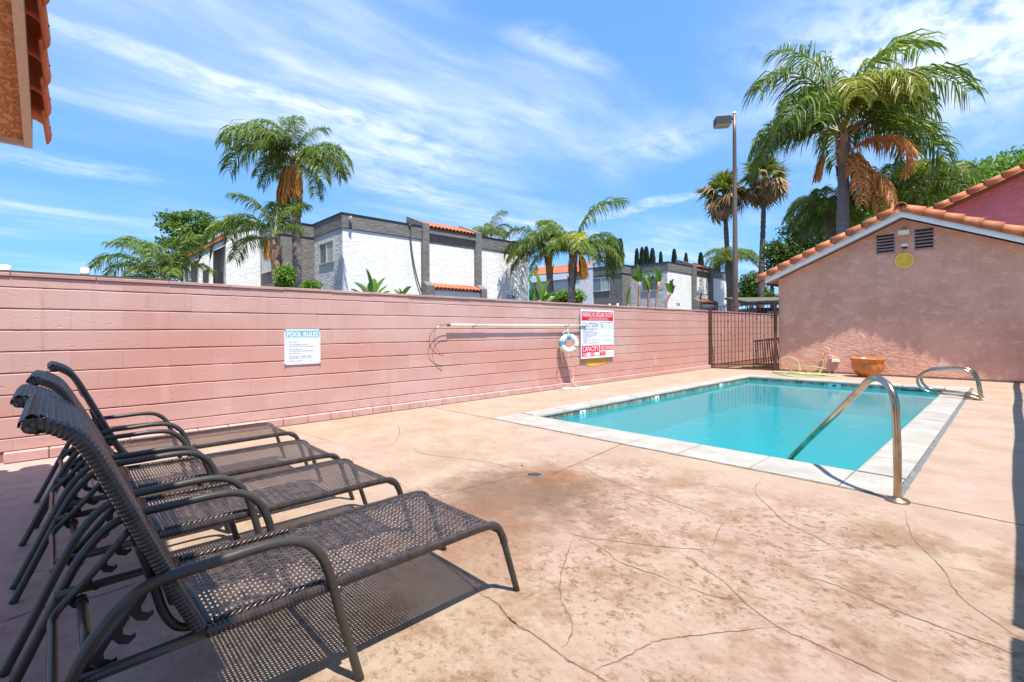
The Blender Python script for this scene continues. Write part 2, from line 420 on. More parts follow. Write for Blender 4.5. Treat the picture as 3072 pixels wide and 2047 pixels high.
M['stucco_grey'] = stucco_mat('grey_stucco', (.145, .138, .133), (.175, .167, .163), (.205, .195, .19), .25, 2.8, .05)
M['stucco_brown'] = stucco_mat('brown_stucco', (.62, .27, .12), (.54, .22, .10), (.68, .33, .16), .8, 14, .03)
M['stucco_lightgrey'] = stucco_mat('light_grey_stucco', (.52, .51, .52), (.46, .45, .46), (.58, .57, .58), .35, 3.5, .05)
M['tile'] = mat('clay_tile', (.44, .15, .065), (.38, .115, .045), 4, rough=.75, bump=.45, bs=45, rnd=.20, c3=(.50, .235, .135), s3=7, lo3=.56, hi3=.72)
M['tile_red'] = mat('red_clay_tile', (.40, .085, .035), (.46, .12, .05), 2.5, rough=.75, rnd=.12, isl=.15)
M['tile_dark'] = mat('orange_clay_tile', (.56, .14, .045), (.64, .19, .065), 9, rough=.75, bump=.4, bs=50, rnd=.08)  # more orange clay for the near roof tiles
M['white_wood'] = mat('white_fascia', (.78, .80, .84), (.70, .73, .78), 5, rough=.55)
M['tan_wood'] = mat('tan_board', (.60, .44, .34), (.50, .36, .27), 30, stretch=(1, 6, 1), rough=.75, bump=.4, bs=60)
M['brown_wood'] = mat('brown_board', (.20, .12, .08), (.15, .09, .06), 10, rough=.8)
M['dark'] = mat('dark_void', (.015, .012, .012), rough=.9)
M['slat_pink'] = mat('vent_slat', (.36, .24, .23), (.30, .19, .18), 8, rough=.7)
M['white_metal'] = mat('white_metal', (.78, .79, .78), (.70, .70, .68), 6, rough=.4)
M['cream'] = mat('cream_plastic', (.74, .74, .60), rough=.4)
M['yellow'] = mat('yellow_disc', (.80, .47, .03), (.66, .38, .03), 7, rough=.6, c3=(.36, .30, .06), s3=9, lo3=.62, hi3=.7)
M['yellow_rim'] = mat('yellow_rim', (.85, .62, .16), rough=.5)
M['smoke'] = mat('smoked_dome', (.02, .02, .02), rough=.08)
M['pot'] = mat('glazed_terracotta', (.50, .16, .028), (.42, .115, .016), 8, rough=.3, spec=.6, bump=.1, bs=30)
M['pipe_pink'] = mat('painted_pipe', (.66, .40, .36), (.56, .33, .30), 20, rough=.6)
M['brass'] = mat('brass_tap', (.42, .33, .16), (.30, .24, .12), 20, rough=.35, metal=.9)
M['hose'] = mat('green_hose', (.30, .36, .09), (.38, .42, .14), 5, rough=.45)
M['hose_old'] = mat('faded_hose', (.46, .40, .20), (.40, .34, .18), 5, rough=.5)
M['gate'] = mat('brown_iron', (.105, .035, .022), (.07, .024, .017), 9, rough=.5, spec=.5)
M['black_iron'] = mat('black_iron', (.02, .018, .018), (.05, .03, .025), 9, rough=.5)
M['rope'] = mat('white_rope', (.74, .70, .60), (.62, .58, .48), 60, rough=.9)
M['ring_white'] = mat('ring_foam', (.62, .59, .54), (.56, .53, .48), 9, rough=.5)
M['ring_blue'] = mat('ring_blue_band', (.05, .34, .60), (.03, .27, .52), 20, rough=.55)
M['sign_white'] = mat('sign_white', (.68, .70, .76), (.65, .67, .73), 5, rough=.35)
M['sign_blue'] = mat('sign_pale_blue', (.13, .38, .44), (.18, .42, .49), 4, rough=.35)
M['sign_red'] = mat('sign_red', (.60, .012, .02), (.52, .01, .02), 5, rough=.35)
M['sign_navy'] = mat('sign_navy', (.02, .05, .20), rough=.4)
M['sign_grey'] = mat('sign_grey_print', (.26, .32, .36), rough=.5)
M['sign_faint'] = mat('sign_faint_pen', (.42, .43, .48), rough=.5)
M['rust'] = mat('rust_bolt', (.06, .04, .03), rough=.7)
M['glass'] = mat('window_glass', (.10, .12, .13), (.16, .18, .19), 1.2, rough=.06, spec=.9)
M['blind'] = mat('window_blind', (.40, .43, .42), (.30, .33, .33), 3, rough=.25, spec=.8)
M['alu'] = mat('window_frame', (.50, .50, .50), rough=.4, metal=.3)
M['pole'] = mat('bronze_pole', (.13, .085, .065), (.20, .14, .11), 1.2, rough=.4, metal=.3, stretch=(1, 1, .4))
M['lamp_box'] = mat('lamp_housing', (.02, .021, .028), rough=.6)
M['lens'] = mat('lamp_lens', (.50, .45, .36), rough=.3)
M['asphalt'] = mat('asphalt', (.06, .06, .06), (.08, .08, .078), 2, rough=.9)
M['earth'] = mat('dry_ground', (.20, .13, .07), (.14, .13, .05), 2, rough=.95, bump=.6, bs=20, bd=.03)
M['shingle'] = mat('old_shingle', (.13, .10, .07), (.08, .065, .05), 5, stretch=(1, 1, 6), rough=.9)
M['bark'] = mat('palm_bark', (.30, .24, .20), (.20, .155, .13), 6, stretch=(1, 1, 5), rough=.9, bump=.9, bs=9, bd=.05, det=7)
M['bark_fan'] = mat('fan_palm_bark', (.17, .14, .14), (.08, .065, .065), 5, stretch=(1, 1, 3), rough=.95, bump=.9, bs=6, bd=.08)
M['bark_grey'] = mat('smooth_palm_bark', (.20, .19, .21), (.13, .125, .14), 4, stretch=(1, 1, 7), rough=.85, bump=.5, bs=5, bd=.03)
M['boot'] = mat('palm_boot', (.36, .22, .15), (.26, .15, .10), 9, stretch=(1, 1, .4), rough=.85, isl=.3, bump=.4, bs=20)
M['trunk'] = mat('tree_bark', (.12, .09, .07), (.08, .06, .05), 6, rough=.9, bump=.6, bs=12, bd=.03)
M['frond'] = leafmat('palm_frond', (.055, .110, .014), (.20, .26, .034), .34, .48)
M['frond_yel'] = leafmat('yellow_frond', (.24, .27, .02), (.38, .38, .05), .4)
M['frond_dead'] = leafmat('dead_frond', (.46, .15, .035), (.62, .33, .13), .3, .7)
M['rachis'] = mat('frond_rib', (.22, .26, .06), (.30, .28, .10), 3, rough=.6)
M['rachis_dead'] = mat('dead_rib', (.50, .26, .10), rough=.8)
M['fruit'] = leafmat('fruit_strands', (.48, .19, .03), (.62, .32, .07), .25, .7)
M['fan_leaf'] = leafmat('fan_leaf', (.06, .095, .018), (.19, .20, .035), .3)
M['fan_dead'] = leafmat('fan_dead', (.22, .13, .06), (.42, .28, .14), .2, .8)
M['leaf'] = leafmat('broad_leaf', (.045, .105, .016), (.12, .19, .028), .3, .5)
M['leaf_bright'] = leafmat('bright_leaf', (.08, .17, .02), (.16, .26, .035), .38, .5)
M['leaf_dark'] = leafmat('dark_leaf', (.02, .05, .013), (.045, .085, .02), .2, .5)
M['cypress'] = leafmat('cypress_leaf', (.018, .035, .014), (.035, .06, .022), .1, .7)
M['banana'] = leafmat('paddle_leaf', (.10, .20, .03), (.16, .27, .04), .4, .35)
M['banana_dark'] = leafmat('dark_paddle_leaf', (.05, .12, .03), (.09, .17, .04), .3, .35)

def water_mat():
    m = bpy.data.materials.new('pool_water'); m.use_nodes = True; t = NT(m.node_tree); t.n.clear()
    out = t.new('ShaderNodeOutputMaterial'); geo = t.new('ShaderNodeNewGeometry'); pos = geo.outputs['Position']
    s = t.new('ShaderNodeSeparateXYZ'); t.l.new(pos, s.inputs[0])
    a = t.noise(t.map(pos, (1, .8, 1)), 7, 3, .5, .6); b_ = t.noise(t.map(pos, loc=(3, 3, 0)), 26, 2, .5, .3)
    k = t.ramp(s.outputs[1], 4.5, 9.5, 1, .16)
    h = t.m('MULTIPLY', t.m('ADD', a, t.m('MULTIPLY', b_, .28)), k)
    nrm = t.bump(h, .34, .035)
    fr = t.new('ShaderNodeFresnel'); fr.inputs[0].default_value = 1.21; t.l.new(nrm, fr.inputs['Normal'])
    tr = t.new('ShaderNodeBsdfTransparent'); tr.inputs[0].default_value = (.26, .88, .91, 1)
    gl = t.new('ShaderNodeBsdfGlossy'); gl.inputs['Roughness'].default_value = .015; t.l.new(nrm, gl.inputs['Normal'])
    df = t.new('ShaderNodeBsdfDiffuse'); df.inputs[0].default_value = (.016, .27, .325, 1); md = t.new('ShaderNodeMixShader'); md.inputs[0].default_value = .62; t.l.new(tr.outputs[0], md.inputs[1]); t.l.new(df.outputs[0], md.inputs[2])
    mx = t.new('ShaderNodeMixShader'); t.l.new(t.m('MINIMUM', fr.outputs[0], .8), mx.inputs[0]); t.l.new(md.outputs[0], mx.inputs[1]); t.l.new(gl.outputs[0], mx.inputs[2])
    t.l.new(mx.outputs[0], out.inputs[0])
    return m
M['water'] = water_mat()
# ================================================================== THE SETTING
PX0, PX1, PY0, PY1 = -4.93, -0.60, 4.33, 13.22      # outer edge of the coping
IX0, IX1, IY0, IY1 = -4.70, -0.92, 4.87, 12.90      # inner face of the pool
WZ = -0.11                                          # water level
g = MB(); g.box(-600, 600, -600, 900, -.5, -.03)
# the ground has a real hole where the pool is
g = MB()
def sheet(mb, x0, x1, y0, y1, z): mb.add([(x0, y0, z), (x1, y0, z), (x1, y1, z), (x0, y1, z)], [(0, 1, 2, 3)])
for a in ((-700, -5.2, -700, 900), (-.3, 700, -700, 900), (-5.2, -.3, -700, 4.0), (-5.2, -.3, 13.6, 900)): sheet(g, a[0], a[1], a[2], a[3], -.06)
ground = tag(g.build('ground', M['earth']), kind='structure')
g = MB(); sheet(g, -60, -7.1, -40, 120, -.05); tag(g.build('parking_lot', M['asphalt']), kind='structure')
g = MB()
DX0, DX1, DY0, DY1 = -6.52, 3.0, -7.0, 15.06
mast = .045
for a in ((DX0, PX0 - .012, DY0, DY1), (PX1 + mast, DX1, DY0, DY1), (PX0 - .012, PX1 + mast, DY0, PY0 - .012), (PX0 - .012, PX1 + mast, PY1 + .012, DY1)):
    x0, x1, y0, y1 = a
    g.box(x0, x1, y0, y1, -.055, 0.0)
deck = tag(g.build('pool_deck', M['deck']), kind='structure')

def ribbon(mb, pts, w, z=.002, taper=True, jit=.004):
    P = catmull([V((p[0], p[1], 0)) for p in pts], 8) if len(pts) > 2 else [V((pts[0][0], pts[0][1], 0)).lerp(V((pts[1][0], pts[1][1], 0)), i / 24) for i in range(25)]
    n = len(P); vs = []
    for i, p in enumerate(P):
        t = (P[min(i + 1, n - 1)] - P[max(i - 1, 0)]).normalized(); s_ = V((-t.y, t.x, 0))
        k = i / (n - 1); ww = w * (min(1, 6 * k, 6 * (1 - k)) if taper else 1) * random.uniform(.55, 1.25) + .0006
        c = p + s_ * random.uniform(-jit, jit)
        vs += [c - s_ * ww / 2 + V((0, 0, z)), c + s_ * ww / 2 + V((0, 0, z))]
    mb.add(vs, [(2 * i, 2 * i + 1, 2 * i + 3, 2 * i + 2) for i in range(n - 1)])
def crack(pts, w, f, name='crack', m='crack', **k):
    mb = MB(); ribbon(mb, [GZ(*f(x, y)) for x, y in pts], w * .72, **k); mb.build(name, M[m], deck)
f3 = lambda x, y: (1500 + x / 1.497, 1000 + y / 1.497)
f2 = lambda x, y: (500 + x / 1.6555, 1100 + y / 1.6555)
f6 = lambda x, y: (x / 3.95, 1650 + y / 3.95)
f0 = lambda x, y: (x * DK, y * DK)
for pts, w in [([(0, 1230), (60, 1300), (170, 1365), (300, 1465), (400, 1520), (480, 1567), (640, 1640)], .011),
               ([(335, 905), (300, 1000), (275, 1090), (275, 1190), (320, 1290), (315, 1370), (275, 1420)], .009),
               ([(290, 895), (400, 920), (600, 945), (820, 968), (950, 972)], .010),
               ([(370, 920), (470, 975), (530, 1025), (620, 1060), (700, 1085), (790, 1125)], .009),
               ([(830, 1140), (920, 1170), (1010, 1192), (1075, 1193)], .007),
               ([(800, 975), (900, 1050), (1010, 1120), (1100, 1210), (1250, 1320), (1420, 1395), (1600, 1480), (1780, 1567), (1900, 1640)], .010),
               ([(1245, 1320), (1000, 1345), (780, 1370), (670, 1395), (560, 1460), (420, 1515)], .007),
               ([(350, 585), (440, 640), (600, 700), (800, 770), (1000, 840)], .007),
               ([(1035, 820), (985, 880), (955, 970)], .007),
               ([(1185, 640), (1145, 710), (1240, 810), (1300, 860), (1400, 905), (1520, 972)], .007),
               ([(1815, 795), (1850, 910), (1920, 990), (1990, 1060), (2040, 1150), (2110, 1220), (2230, 1300), (2353, 1385)], .007),
               ([(1330, 1080), (1500, 1130), (1700, 1215), (1950, 1310), (2150, 1380), (2353, 1460)], .008),
               ([(485, 710), (400, 765), (290, 795)], .006), ([(155, 1165), (100, 1200)], .006),
               ([(1300, 985), (1600, 965), (1870, 950)], .003), ([(2000, 1050), (2150, 1075)], .003)]:
    crack(pts, w, f3)
for pts, w in [([(1300, 925), (1380, 980), (1470, 1050), (1560, 1130), (1640, 1175), (1700, 1250), (1815, 1328)], .013),
               ([(1220, 405), (1280, 435), (1560, 470), (1790, 520)], .007), ([(1050, 535), (1140, 570), (1190, 605)], .008),
               ([(1150, 285), (1155, 340), (1125, 390)], .008), ([(590, 300), (640, 325), (740, 350), (850, 385)], .006),
               ([(920, 430), (925, 500)], .006), ([(1290, 600), (1370, 655)], .004)]:
    crack(pts, w, f2)
crack([(0, 855), (220, 790), (400, 720), (660, 665)], .012, f6); crack([(1000, 590), (1300, 505), (1640, 385)], .012, f6)
crack([(155, 400), (330, 290), (440, 258), (520, 250)], .010, f6)
# straight control joints through the drain and along the pool ends
D0 = GZ(1228 * DK, 1092 * DK)
def joint(a, b, w=.012, m='joint'):
    mb = MB(); n = max(2, int((b[0] - a[0]) ** 2 + (b[1] - a[1]) ** 2) + 6)
    ribbon(mb, [(a[0] + (b[0] - a[0]) * i / n, a[1] + (b[1] - a[1]) * i / n) for i in range(n + 1)], w, .0025, False, .003)
    mb.build('control_joint', M[m], deck)
e1 = GZ(1500 + 550 / 1.497, 1000 + 498 / 1.497)
joint((e1.x, PY0 - .02), (D0.x + .10, D0.y + .08), .013); joint((D0.x - .08, D0.y - .07), (D0.x - .35, .4), .011)
joint((-6.42, 4.30), (PX0 - .02, 4.315), .012); joint((PX1 + .06, 4.28), (2.5, 4.22), .014, 'crack')
joint((-6.4, 1.0 - .75), (-4.6, .2), .008, 'crack')
for a, b, wd in (((PX0 - .01, 4.319), (PX1 + .03, 4.319), .026), ((PX0 - .012, 4.33), (PX0 - .012, PY1), .022), ((PX0, PY1 + .012), (PX1, PY1 + .012), .02)):
    joint(a, b, wd)
g = MB(); ribbon(g, [(PX1 + mast / 2, PY0 + .02 + (PY1 - PY0) * i / 40) for i in range(41)], mast * 1.05, .001, False, .004)
g.build('mastic_strip', M['mastic'], deck)
# drain
t = thing('floor_drain', 'round slotted floor drain set in the rust stained deck', 'drain', (D0.x, D0.y, 0))
g = MB(); g.lathe([(.078, .001), (.078, .006), (.062, .007), (.060, .003)], 28, (D0.x, D0.y, 0)); g.build('drain_ring', M['crack_ring'], t)
g = MB()
for k in range(-5, 6):
    h = math.sqrt(max(.0001, .058 ** 2 - (k * .0105) ** 2)); g.box(D0.x - h, D0.x + h, D0.y + k * .0105 - .0032, D0.y + k * .0105 + .0032, .001, .005)
g.box(D0.x - .004, D0.x + .004, D0.y - .057, D0.y + .057, .0012, .0055)
g.build('drain_grate', M['steel_dull'], t)
g = MB(); g.lathe([(.0, .0008), (.059, .0008)], 24, (D0.x, D0.y, 0)); g.build('drain_hole', M['dark'], t)

# ------------------------------------------------------------------ pool
pool = thing('swimming_pool', 'rectangular turquoise swimming pool with white concrete coping sunk in the deck', 'swimming pool', ((PX0 + PX1) / 2, (PY0 + PY1) / 2, 0))
def cop_profile(wd):       # u from the outer edge (0) towards the water (wd)
    return [(0, -.05), (0, .006), (.004, .010), (wd - .035, .010), (wd - .016, .004), (wd - .004, -.012), (wd, -.030), (wd - .006, -.048), (wd - .03, -.056)]
def coping(x0, y0, dirv, inw, L, wd):
    d = V(dirv); iw = V(inw); o = V((x0, y0, 0)); g = MB()
    e = random.uniform(-.0012, .0012)
    g.prism(cop_profile(wd), lambda u, v, w_: o + iw * u + d * w_ + V((0, 0, v + e)), .004, L - .004)
    g.build('coping_stone', M['coping'], pool)
xs = [PX0, -4.05, -3.427, -2.822, -2.246, -1.582, -.926, PX1]
for a, b in zip(xs[:-1], xs[1:]):
    coping(a, PY0, (1, 0, 0), (0, 1, 0), b - a, IY0 - PY0 + .02); 
xs2 = [PX0] + [PX0 + .66 * i for i in range(1, 6)] + [PX1 - .36, PX1]
for a, b in zip(xs2[:-1], xs2[1:]): coping(a, PY1, (1, 0, 0), (0, -1, 0), b - a, PY1 - IY1 + .02)
n = 12; yy0, yy1 = IY0 + .022, IY1 - .022
for i in range(n):
    L = (yy1 - yy0) / n
    coping(PX0, yy0 + i * L, (0, 1, 0), (1, 0, 0), L, IX0 - PX0 + .02)
    coping(PX1, yy0 + i * L, (0, 1, 0), (-1, 0, 0), L, PX1 - IX1 + .02)
PD = -.72
g = MB()
g.add([(IX0, IY0, PD), (IX1, IY0, PD), (IX1, IY1, PD), (IX0, IY1, PD)], [(0, 1, 2, 3)])
for a, b in (((IX0, IY0), (IX1, IY0)), ((IX1, IY0), (IX1, IY1)), ((IX1, IY1), (IX0, IY1)), ((IX0, IY1), (IX0, IY0))):
    g.add([(a[0], a[1], PD), (b[0], b[1], PD), (b[0], b[1], -.05), (a[0], a[1], -.05)], [(0, 3, 2, 1)])
g.build('pool_shell', M['plaster'], pool)
for k in range(4):      # entry steps in the near right corner
    g = MB(); z1 = -.26 - .13 * k; s_ = .42 + .33 * k
    g.box(IX1 - s_ - .9, IX1 - .002 * (k + 1), IY0 + .002 * (k + 1), IY0 + s_, PD + .001, z1); 
    if z1 > PD + .02: g.build('pool_step', M['plaster'], pool)
for k, (sx, yy) in enumerate(((.42, 11.2), (.42, 11.2))):
    g = MB(); g.box(IX1 - .16, IX1 - .004, yy - .25, yy + .25, -.38 - .15 * k, -.35 - .15 * k); g.build('ladder_recess', M['waterline'], pool)
tm = MB(); tm.box(-.0725, .0725, -.004, .004, -.0725, .0725); tile_me = tm.mesh('waterline_tile', M['waterline'])
def wtile(x, y, rot, me=None, name='waterline_tile'):
    o = link(name, me or tile_me, pool, (x, y, -.128)); o.rotation_euler = (0, 0, rot)
    return o
nn = int((IX1 - IX0) / .15)
for i in range(nn):
    x = IX0 + (i + .5) * (IX1 - IX0) / nn
    wtile(x, IY1 - .003, 0); wtile(x, IY0 + .003, 0)
nn = int((IY1 - IY0) / .15)
marks = {3: '3', 19: '4', 41: '5'}
wt = MB(); wt.box(-.0725, .0725, -.005, .005, -.0725, .0725); wt_me = wt.mesh('depth_tile', M['white_tile'])
def depth_y(px, py): return GX(px, py, IX0 + .01).y
yd = {depth_y(1450 + 1730 / 5.8825, 1150 + 500 / 5.8825): '3', depth_y(1700 + 1148 / 4.2, 1130 + 250 / 4.2): '4', depth_y(1700 + 1948 / 4.2, 1130 + 97 / 4.2): '5'}
for i in range(nn):
    y = IY0 + (i + .5) * (IY1 - IY0) / nn
    mk = [d for q, d in yd.items() if abs(q - y) <= (IY1 - IY0) / nn / 2]
    if mk:
        o = wtile(IX0 + .005, y, PI / 2, wt_me, 'depth_tile')
        lm = text_mesh(mk[0], M['black_ink'], height=.09, bold=.02, fn=lambda a, b: V((a, b, 0)))
        for v in lm.vertices: v.co = V((.007, v.co.x - .03, v.co.y - .035))
        l = link('depth_number', lm, None, (0, 0, 0)); l.parent = o; l.location = (0, 0, 0); l.rotation_euler = (0, 0, -PI / 2)
    else: wtile(IX0 + .003, y, PI / 2)
    wtile(IX1 - .003, y, PI / 2)
# far skimmer mouth and its white frame
p = GY(2150 + 2075 / 5.8825, 1080 + 440 / 5.8825, IY1 - .02)
g = MB(); g.box(p.x - .12, p.x + .12, IY1 - .022, IY1 - .008, -.20, -.062); g.build('inlet_frame', M['sign_blue'], pool)
g = MB(); g.box(p.x - .035, p.x + .035, IY1 - .026, IY1 - .0225, -.15, -.08); g.build('inlet_mouth', M['dark'], pool)
g = MB(); g.box(-1.65, -1.25, IY1 - .012, IY1 - .0085, -.14, -.085); g.build('skimmer_mouth', M['dark'], pool)
g = MB(); sheet(g, IX0 + .0005, IX1 - .0005, IY0 + .0005, IY1 - .0005, WZ)
wtr = g.build('pool_water', M['water'], pool)

# ------------------------------------------------------------------ block wall
WX = -6.5
wall = thing('block_wall', 'long pink painted concrete block wall running behind the loungers and the pool', 'wall', (WX, 0, 0))
WY0, WY1 = -1.52, 26.0
g = MB(); g.box(WX - .19, WX - .012, WY0, WY1, -.05, 1.742); g.build('mortar_core', M['mortar'], wall)
BL, BH = .4064, .2032
variants = []
for vi in range(5):
    random.seed(40 + vi); g = MB()
    hx = BL / 2 + .0002; hz = BH / 2 - .0052
    b = .0045
    P = []
    for (yy, zz_) in ((-hx, -hz), (hx, -hz), (hx, hz), (-hx, hz)):
        P.append((0, yy + random.uniform(-.0006, .0006), zz_ + random.uniform(-.0022, .0022)))
    F = [(.0, p_[1] * (1 - .0007 / hx), p_[2] * (1 - .006 / hz)) for p_ in P]
    Bk = [(-.03, p_[1], p_[2]) for p_ in P]; Ed = [(-.0055, p_[1], p_[2]) for p_ in P]
    g.add(F + Ed + Bk, [(0, 1, 2, 3)] + [(4 + i, 4 + (i + 1) % 4, (i + 1) % 4, i) for i in range(4)] + [(8 + i, 8 + (i + 1) % 4, 4 + (i + 1) % 4, 4 + i) for i in range(4)])
    variants.append(g.mesh('block', M['block']))
hh = MB(); hz = (1.642 + .101 - .004 - 1.642 - .004) / 2
def halfblock(h, L):
    g = MB(); hx = L / 2 + .0002; hz = h / 2 - .004
    P = [(0, -hx, -hz), (0, hx, -hz), (0, hx, hz), (0, -hx, hz)]
    F = [(0, p_[1] * (1 - .0008 / hx), p_[2] * (1 - .005 / hz)) for p_ in P]; E_ = [(-.004, p_[1], p_[2]) for p_ in P]; Bk = [(-.03, p_[1], p_[2]) for p_ in P]
    g.add(F + E_ + Bk, [(0, 1, 2, 3)] + [(4 + i, 4 + (i + 1) % 4, (i + 1) % 4, i) for i in range(4)] + [(8 + i, 8 + (i + 1) % 4, 4 + (i + 1) % 4, 4 + i) for i in range(4)])
    return g.mesh('block', M['block'])
top_me = halfblock(.103, BL); bot_me = halfblock(.12, BL)
random.seed(11)
rows = [(.16, bot_me, 0)] + [(.22 + BH * (k + .5), None, k + 1) for k in range(7)] + [(1.642 + .0515, top_me, 8)]
far = MB(); cnt = 0
YSPLIT = 10.6
for zc, me, k in rows:
    y = -.295 - BL * 3 + (BL / 2 if k % 2 == 0 else 0) + .41
    while y < WY1:
        if y > WY0:
            jx = random.uniform(-.0018, .0018)
            if y < YSPLIT:
                o = link('block', me or random.choice(variants), wall, (WX + jx, y, zc)); o.rotation_euler = (random.uniform(-.004, .004), 0, random.uniform(-.004, .004)); cnt += 1
            else:
                m_ = me or random.choice(variants)
                far.add([(v.co.x + WX + jx, v.co.y + y, v.co.z + zc) for v in m_.vertices], [tuple(p_.vertices) for p_ in m_.polygons])
        y += BL
tag(far.build('distant_blocks', M['block'], wall), kind='stuff')
y = WY0; L = .61
capm = MB(); capm.bbox(-.105, .105, -L / 2 + .002, L / 2 - .002, -.017, .017, .004); cap_me = capm.mesh('cap_stone', M['cap'])
i = 0
while y < WY1:
    link('cap_stone', cap_me, wall, (WX - .09 + random.uniform(-.003, .003), y + L / 2, 1.762 + random.uniform(-.002, .002))); y += L; i += 1
# footing course of slumped bricks
fb = MB(); fb.bbox(-.04, .04, -.1505, .1505, -.047, .047, .006); fb_me = fb.mesh('footing_brick', M['block'])
y = -.353
while y < 14.45:
    link('footing_brick', fb_me, wall, (WX + .035 + random.uniform(-.002, .002), y + .1535, .052)); y += .307

# ------------------------------------------------------------------ things on the wall
def wallx(x): return lambda a, b: V((x, a, b))
def sign_text(txt, x, y0, z0, w_=None, h=None, m='sign_navy', parent=None, bold=.01):
    me = text_mesh(txt, M[m], w_, h, bold, fn=lambda a, b: V((x, y0 + a, z0 + b)))
    return link('lettering', me, parent, (0, 0, 0))
def slab(name, x0, x1, y0, y1, z0, z1, m, parent, b=0):
    g = MB()
    if b: g.bbox(x0, x1, y0, y1, z0, z1, b)
    else: g.box(x0, x1, y0, y1, z0, z1)
    return g.build(name, M[m], parent)
SX = WX + .012
rs = thing('pool_rules_sign', 'small white and pale blue pool rules sign screwed to the pink wall behind the loungers', 'sign', (SX, 2.37, 1.0))
slab('sign_panel', WX - .004, SX, 2.139, 2.602, .774, 1.236, 'sign_white', rs, .002)
slab('header_band', SX, SX + .0012, 2.152, 2.589, 1.128, 1.222, 'sign_blue', rs)
g = MB()
for k in range(9):
    c = V((SX + .0006, 2.152 + .0243 + k * .0486, 1.128)); pts = [(math.cos(a) * .0243, math.sin(a) * .008) for a in [PI * j / 6 for j in range(7)]]
    g.prism(pts, lambda u, v, w_, c=c: (c.x + w_, c.y + u, c.z + v), .0008, .0013)
g.build('wave_edge', M['sign_white'], rs)
sign_text('POOL RULES', SX + .0018, 2.168, 1.142, .405, .062, 'sign_white', rs, .03)
for i_, (s_, w_) in enumerate([('\u2022 NO PETS', .13), ('\u2022 NO HORSEPLAY OR', .26), ('   RUNNING ON POOL DECK', .345), ('\u2022 NO GLASS OR', .195), ('   ALCOHOLIC BEVERAGES', .33), ('\u2022 NO DIVING', .16), ('\u2022 CHILDREN UNDER', .255), ('   REQUIRE SUPERVISION', .325), ('\u2022 POOL HOURS', .19)]):
    z = [1.075, 1.043, 1.018, .983, .957, .925, .888, .863, .828][i_]
    off = .024 if s_[0] == ' ' else 0
    sign_text(s_.strip(), SX + .0016, 2.172 + off, z - .012, w_ - off, .016, 'sign_grey', rs, .018)
sign_text('14', SX + .0016, 2.44, .876, .03, .019, 'black_ink', rs, .03); sign_text('10', SX + .0016, 2.46, .817, .026, .015, 'sign_grey', rs, .02)
g = MB()
for a in (2.150, 2.586): g.box(SX, SX + .001, a, a + .003, .79, 1.128)
g.box(SX, SX + .001, 2.150, 2.589, .788, .791); g.build('border_line', M['sign_grey'], rs)
for yy, z in ((2.146, 1.230), (2.596, 1.230), (2.146, .780), (2.596, .780)):
    g = MB(); g.lathe([(0, .006), (.007, .005), (.009, 0)], 10, (SX, yy, z), axis='x'); g.build('screw', M['rust'], rs)

SX0 = SX; SX = WX + .048
ws = thing('warning_sign', 'tall red and white pool safety sign with lifeguard warning on the pink wall', 'sign', (SX, 8.83, 1.1))
Y0, Y1, Z0, Z1 = 8.205, 9.445, .577, 1.648
slab('sign_panel', SX - .005, SX, Y0, Y1, Z0, Z1, 'sign_white', ws, .002)
W_ = Y1 - Y0; H_ = Z1 - Z0
def uy(u): return Y0 + (u - 605) / 678 * W_
def vz(v): return Z1 - v * H_
def ublk(name, u0, u1, v0, v1, m, e=.001): return slab(name, SX, SX + e, uy(u0), uy(u1), vz(v1), vz(v0), m, ws)
def utxt(s_, u0, u1, v0, v1, m, bold=.02, e=.0018):
    bold = min(bold, .004)
    me = text_mesh(s_, M[m], uy(u1) - uy(u0), (v1 - v0) * H_, bold, fn=lambda a, b: V((SX + e, uy(u0) + a, vz(v1) + b))); return link('lettering', me, ws, (0, 0, 0))
ublk('red_header', 622, 1268, .035, .225, 'sign_red')
utxt('WARNING: NO LIFEGUARD ON DUTY', 636, 1256, .048, .148, 'sign_white')
utxt('CHILDREN UNDER THE AGE OF 14 SHALL NOT USE POOL', 765, 1150, .163, .185, 'sign_white'); utxt('WITHOUT A PARENT OR ADULT GUARDIAN IN ATTENDANCE', 752, 1165, .195, .217, 'sign_white')
for a in ((622, 962, .250, .252), (622, 962, .712, .714), (622, 625, .250, .714), (959, 962, .250, .714), (975, 1275, .250, .252), (975, 1275, .405, .407), (975, 1275, .712, .714), (975, 978, .25, .714), (1272, 1275, .25, .714), (1085, 1087, .25, .405)):
    ublk('frame_line', *a, 'sign_grey', .0008)
utxt('CAUTION', 640, 940, .266, .355, 'sign_navy', .03)
for i_, s_ in enumerate(['1 KEEP THE POOL GATE CLOSED AT ALL TIMES', 'PERSONS HAVING CURRENTLY ACTIVE', 'DIARRHEA OR WHO HAVE', 'HAD ACTIVE DIARRHEA WITHIN THE PREVIOUS', '14 DAYS SHALL NOT BE ALLOWED', 'TO ENTER THE POOL WATER', 'SHOWER BEFORE ENTER', 'NO GLASS', '2 PERSONS USING POOL ALONE ARE AT RISK', 'RUNNING', 'NO PETS OR ANIMALS IN POOL AREA']):
    utxt(s_, 650, 650 + min(285, 11 * len(s_)) * (1 if len(s_) > 20 else .9), .368 + i_ * .0305, .386 + i_ * .0305, 'sign_navy', .008)
utxt('EMERGENCY CALL', 985, 1075, .26, .276, 'sign_navy'); utxt('911', 1002, 1060, .29, .395, 'sign_navy', .03)
ublk('blue_band', 1090, 1272, .253, .268, 'sign_grey')
for u in (1110, 1180, 1235): utxt('\u25b2' if False else 'A', u, u + 14, .30, .325, 'sign_navy')
for u in (1092, 1165, 1220): utxt('SERVICE', u, u + 48, .37, .385, 'sign_grey', .01); utxt('NEAREST', u, u + 48, .345, .357, 'sign_grey', .01)
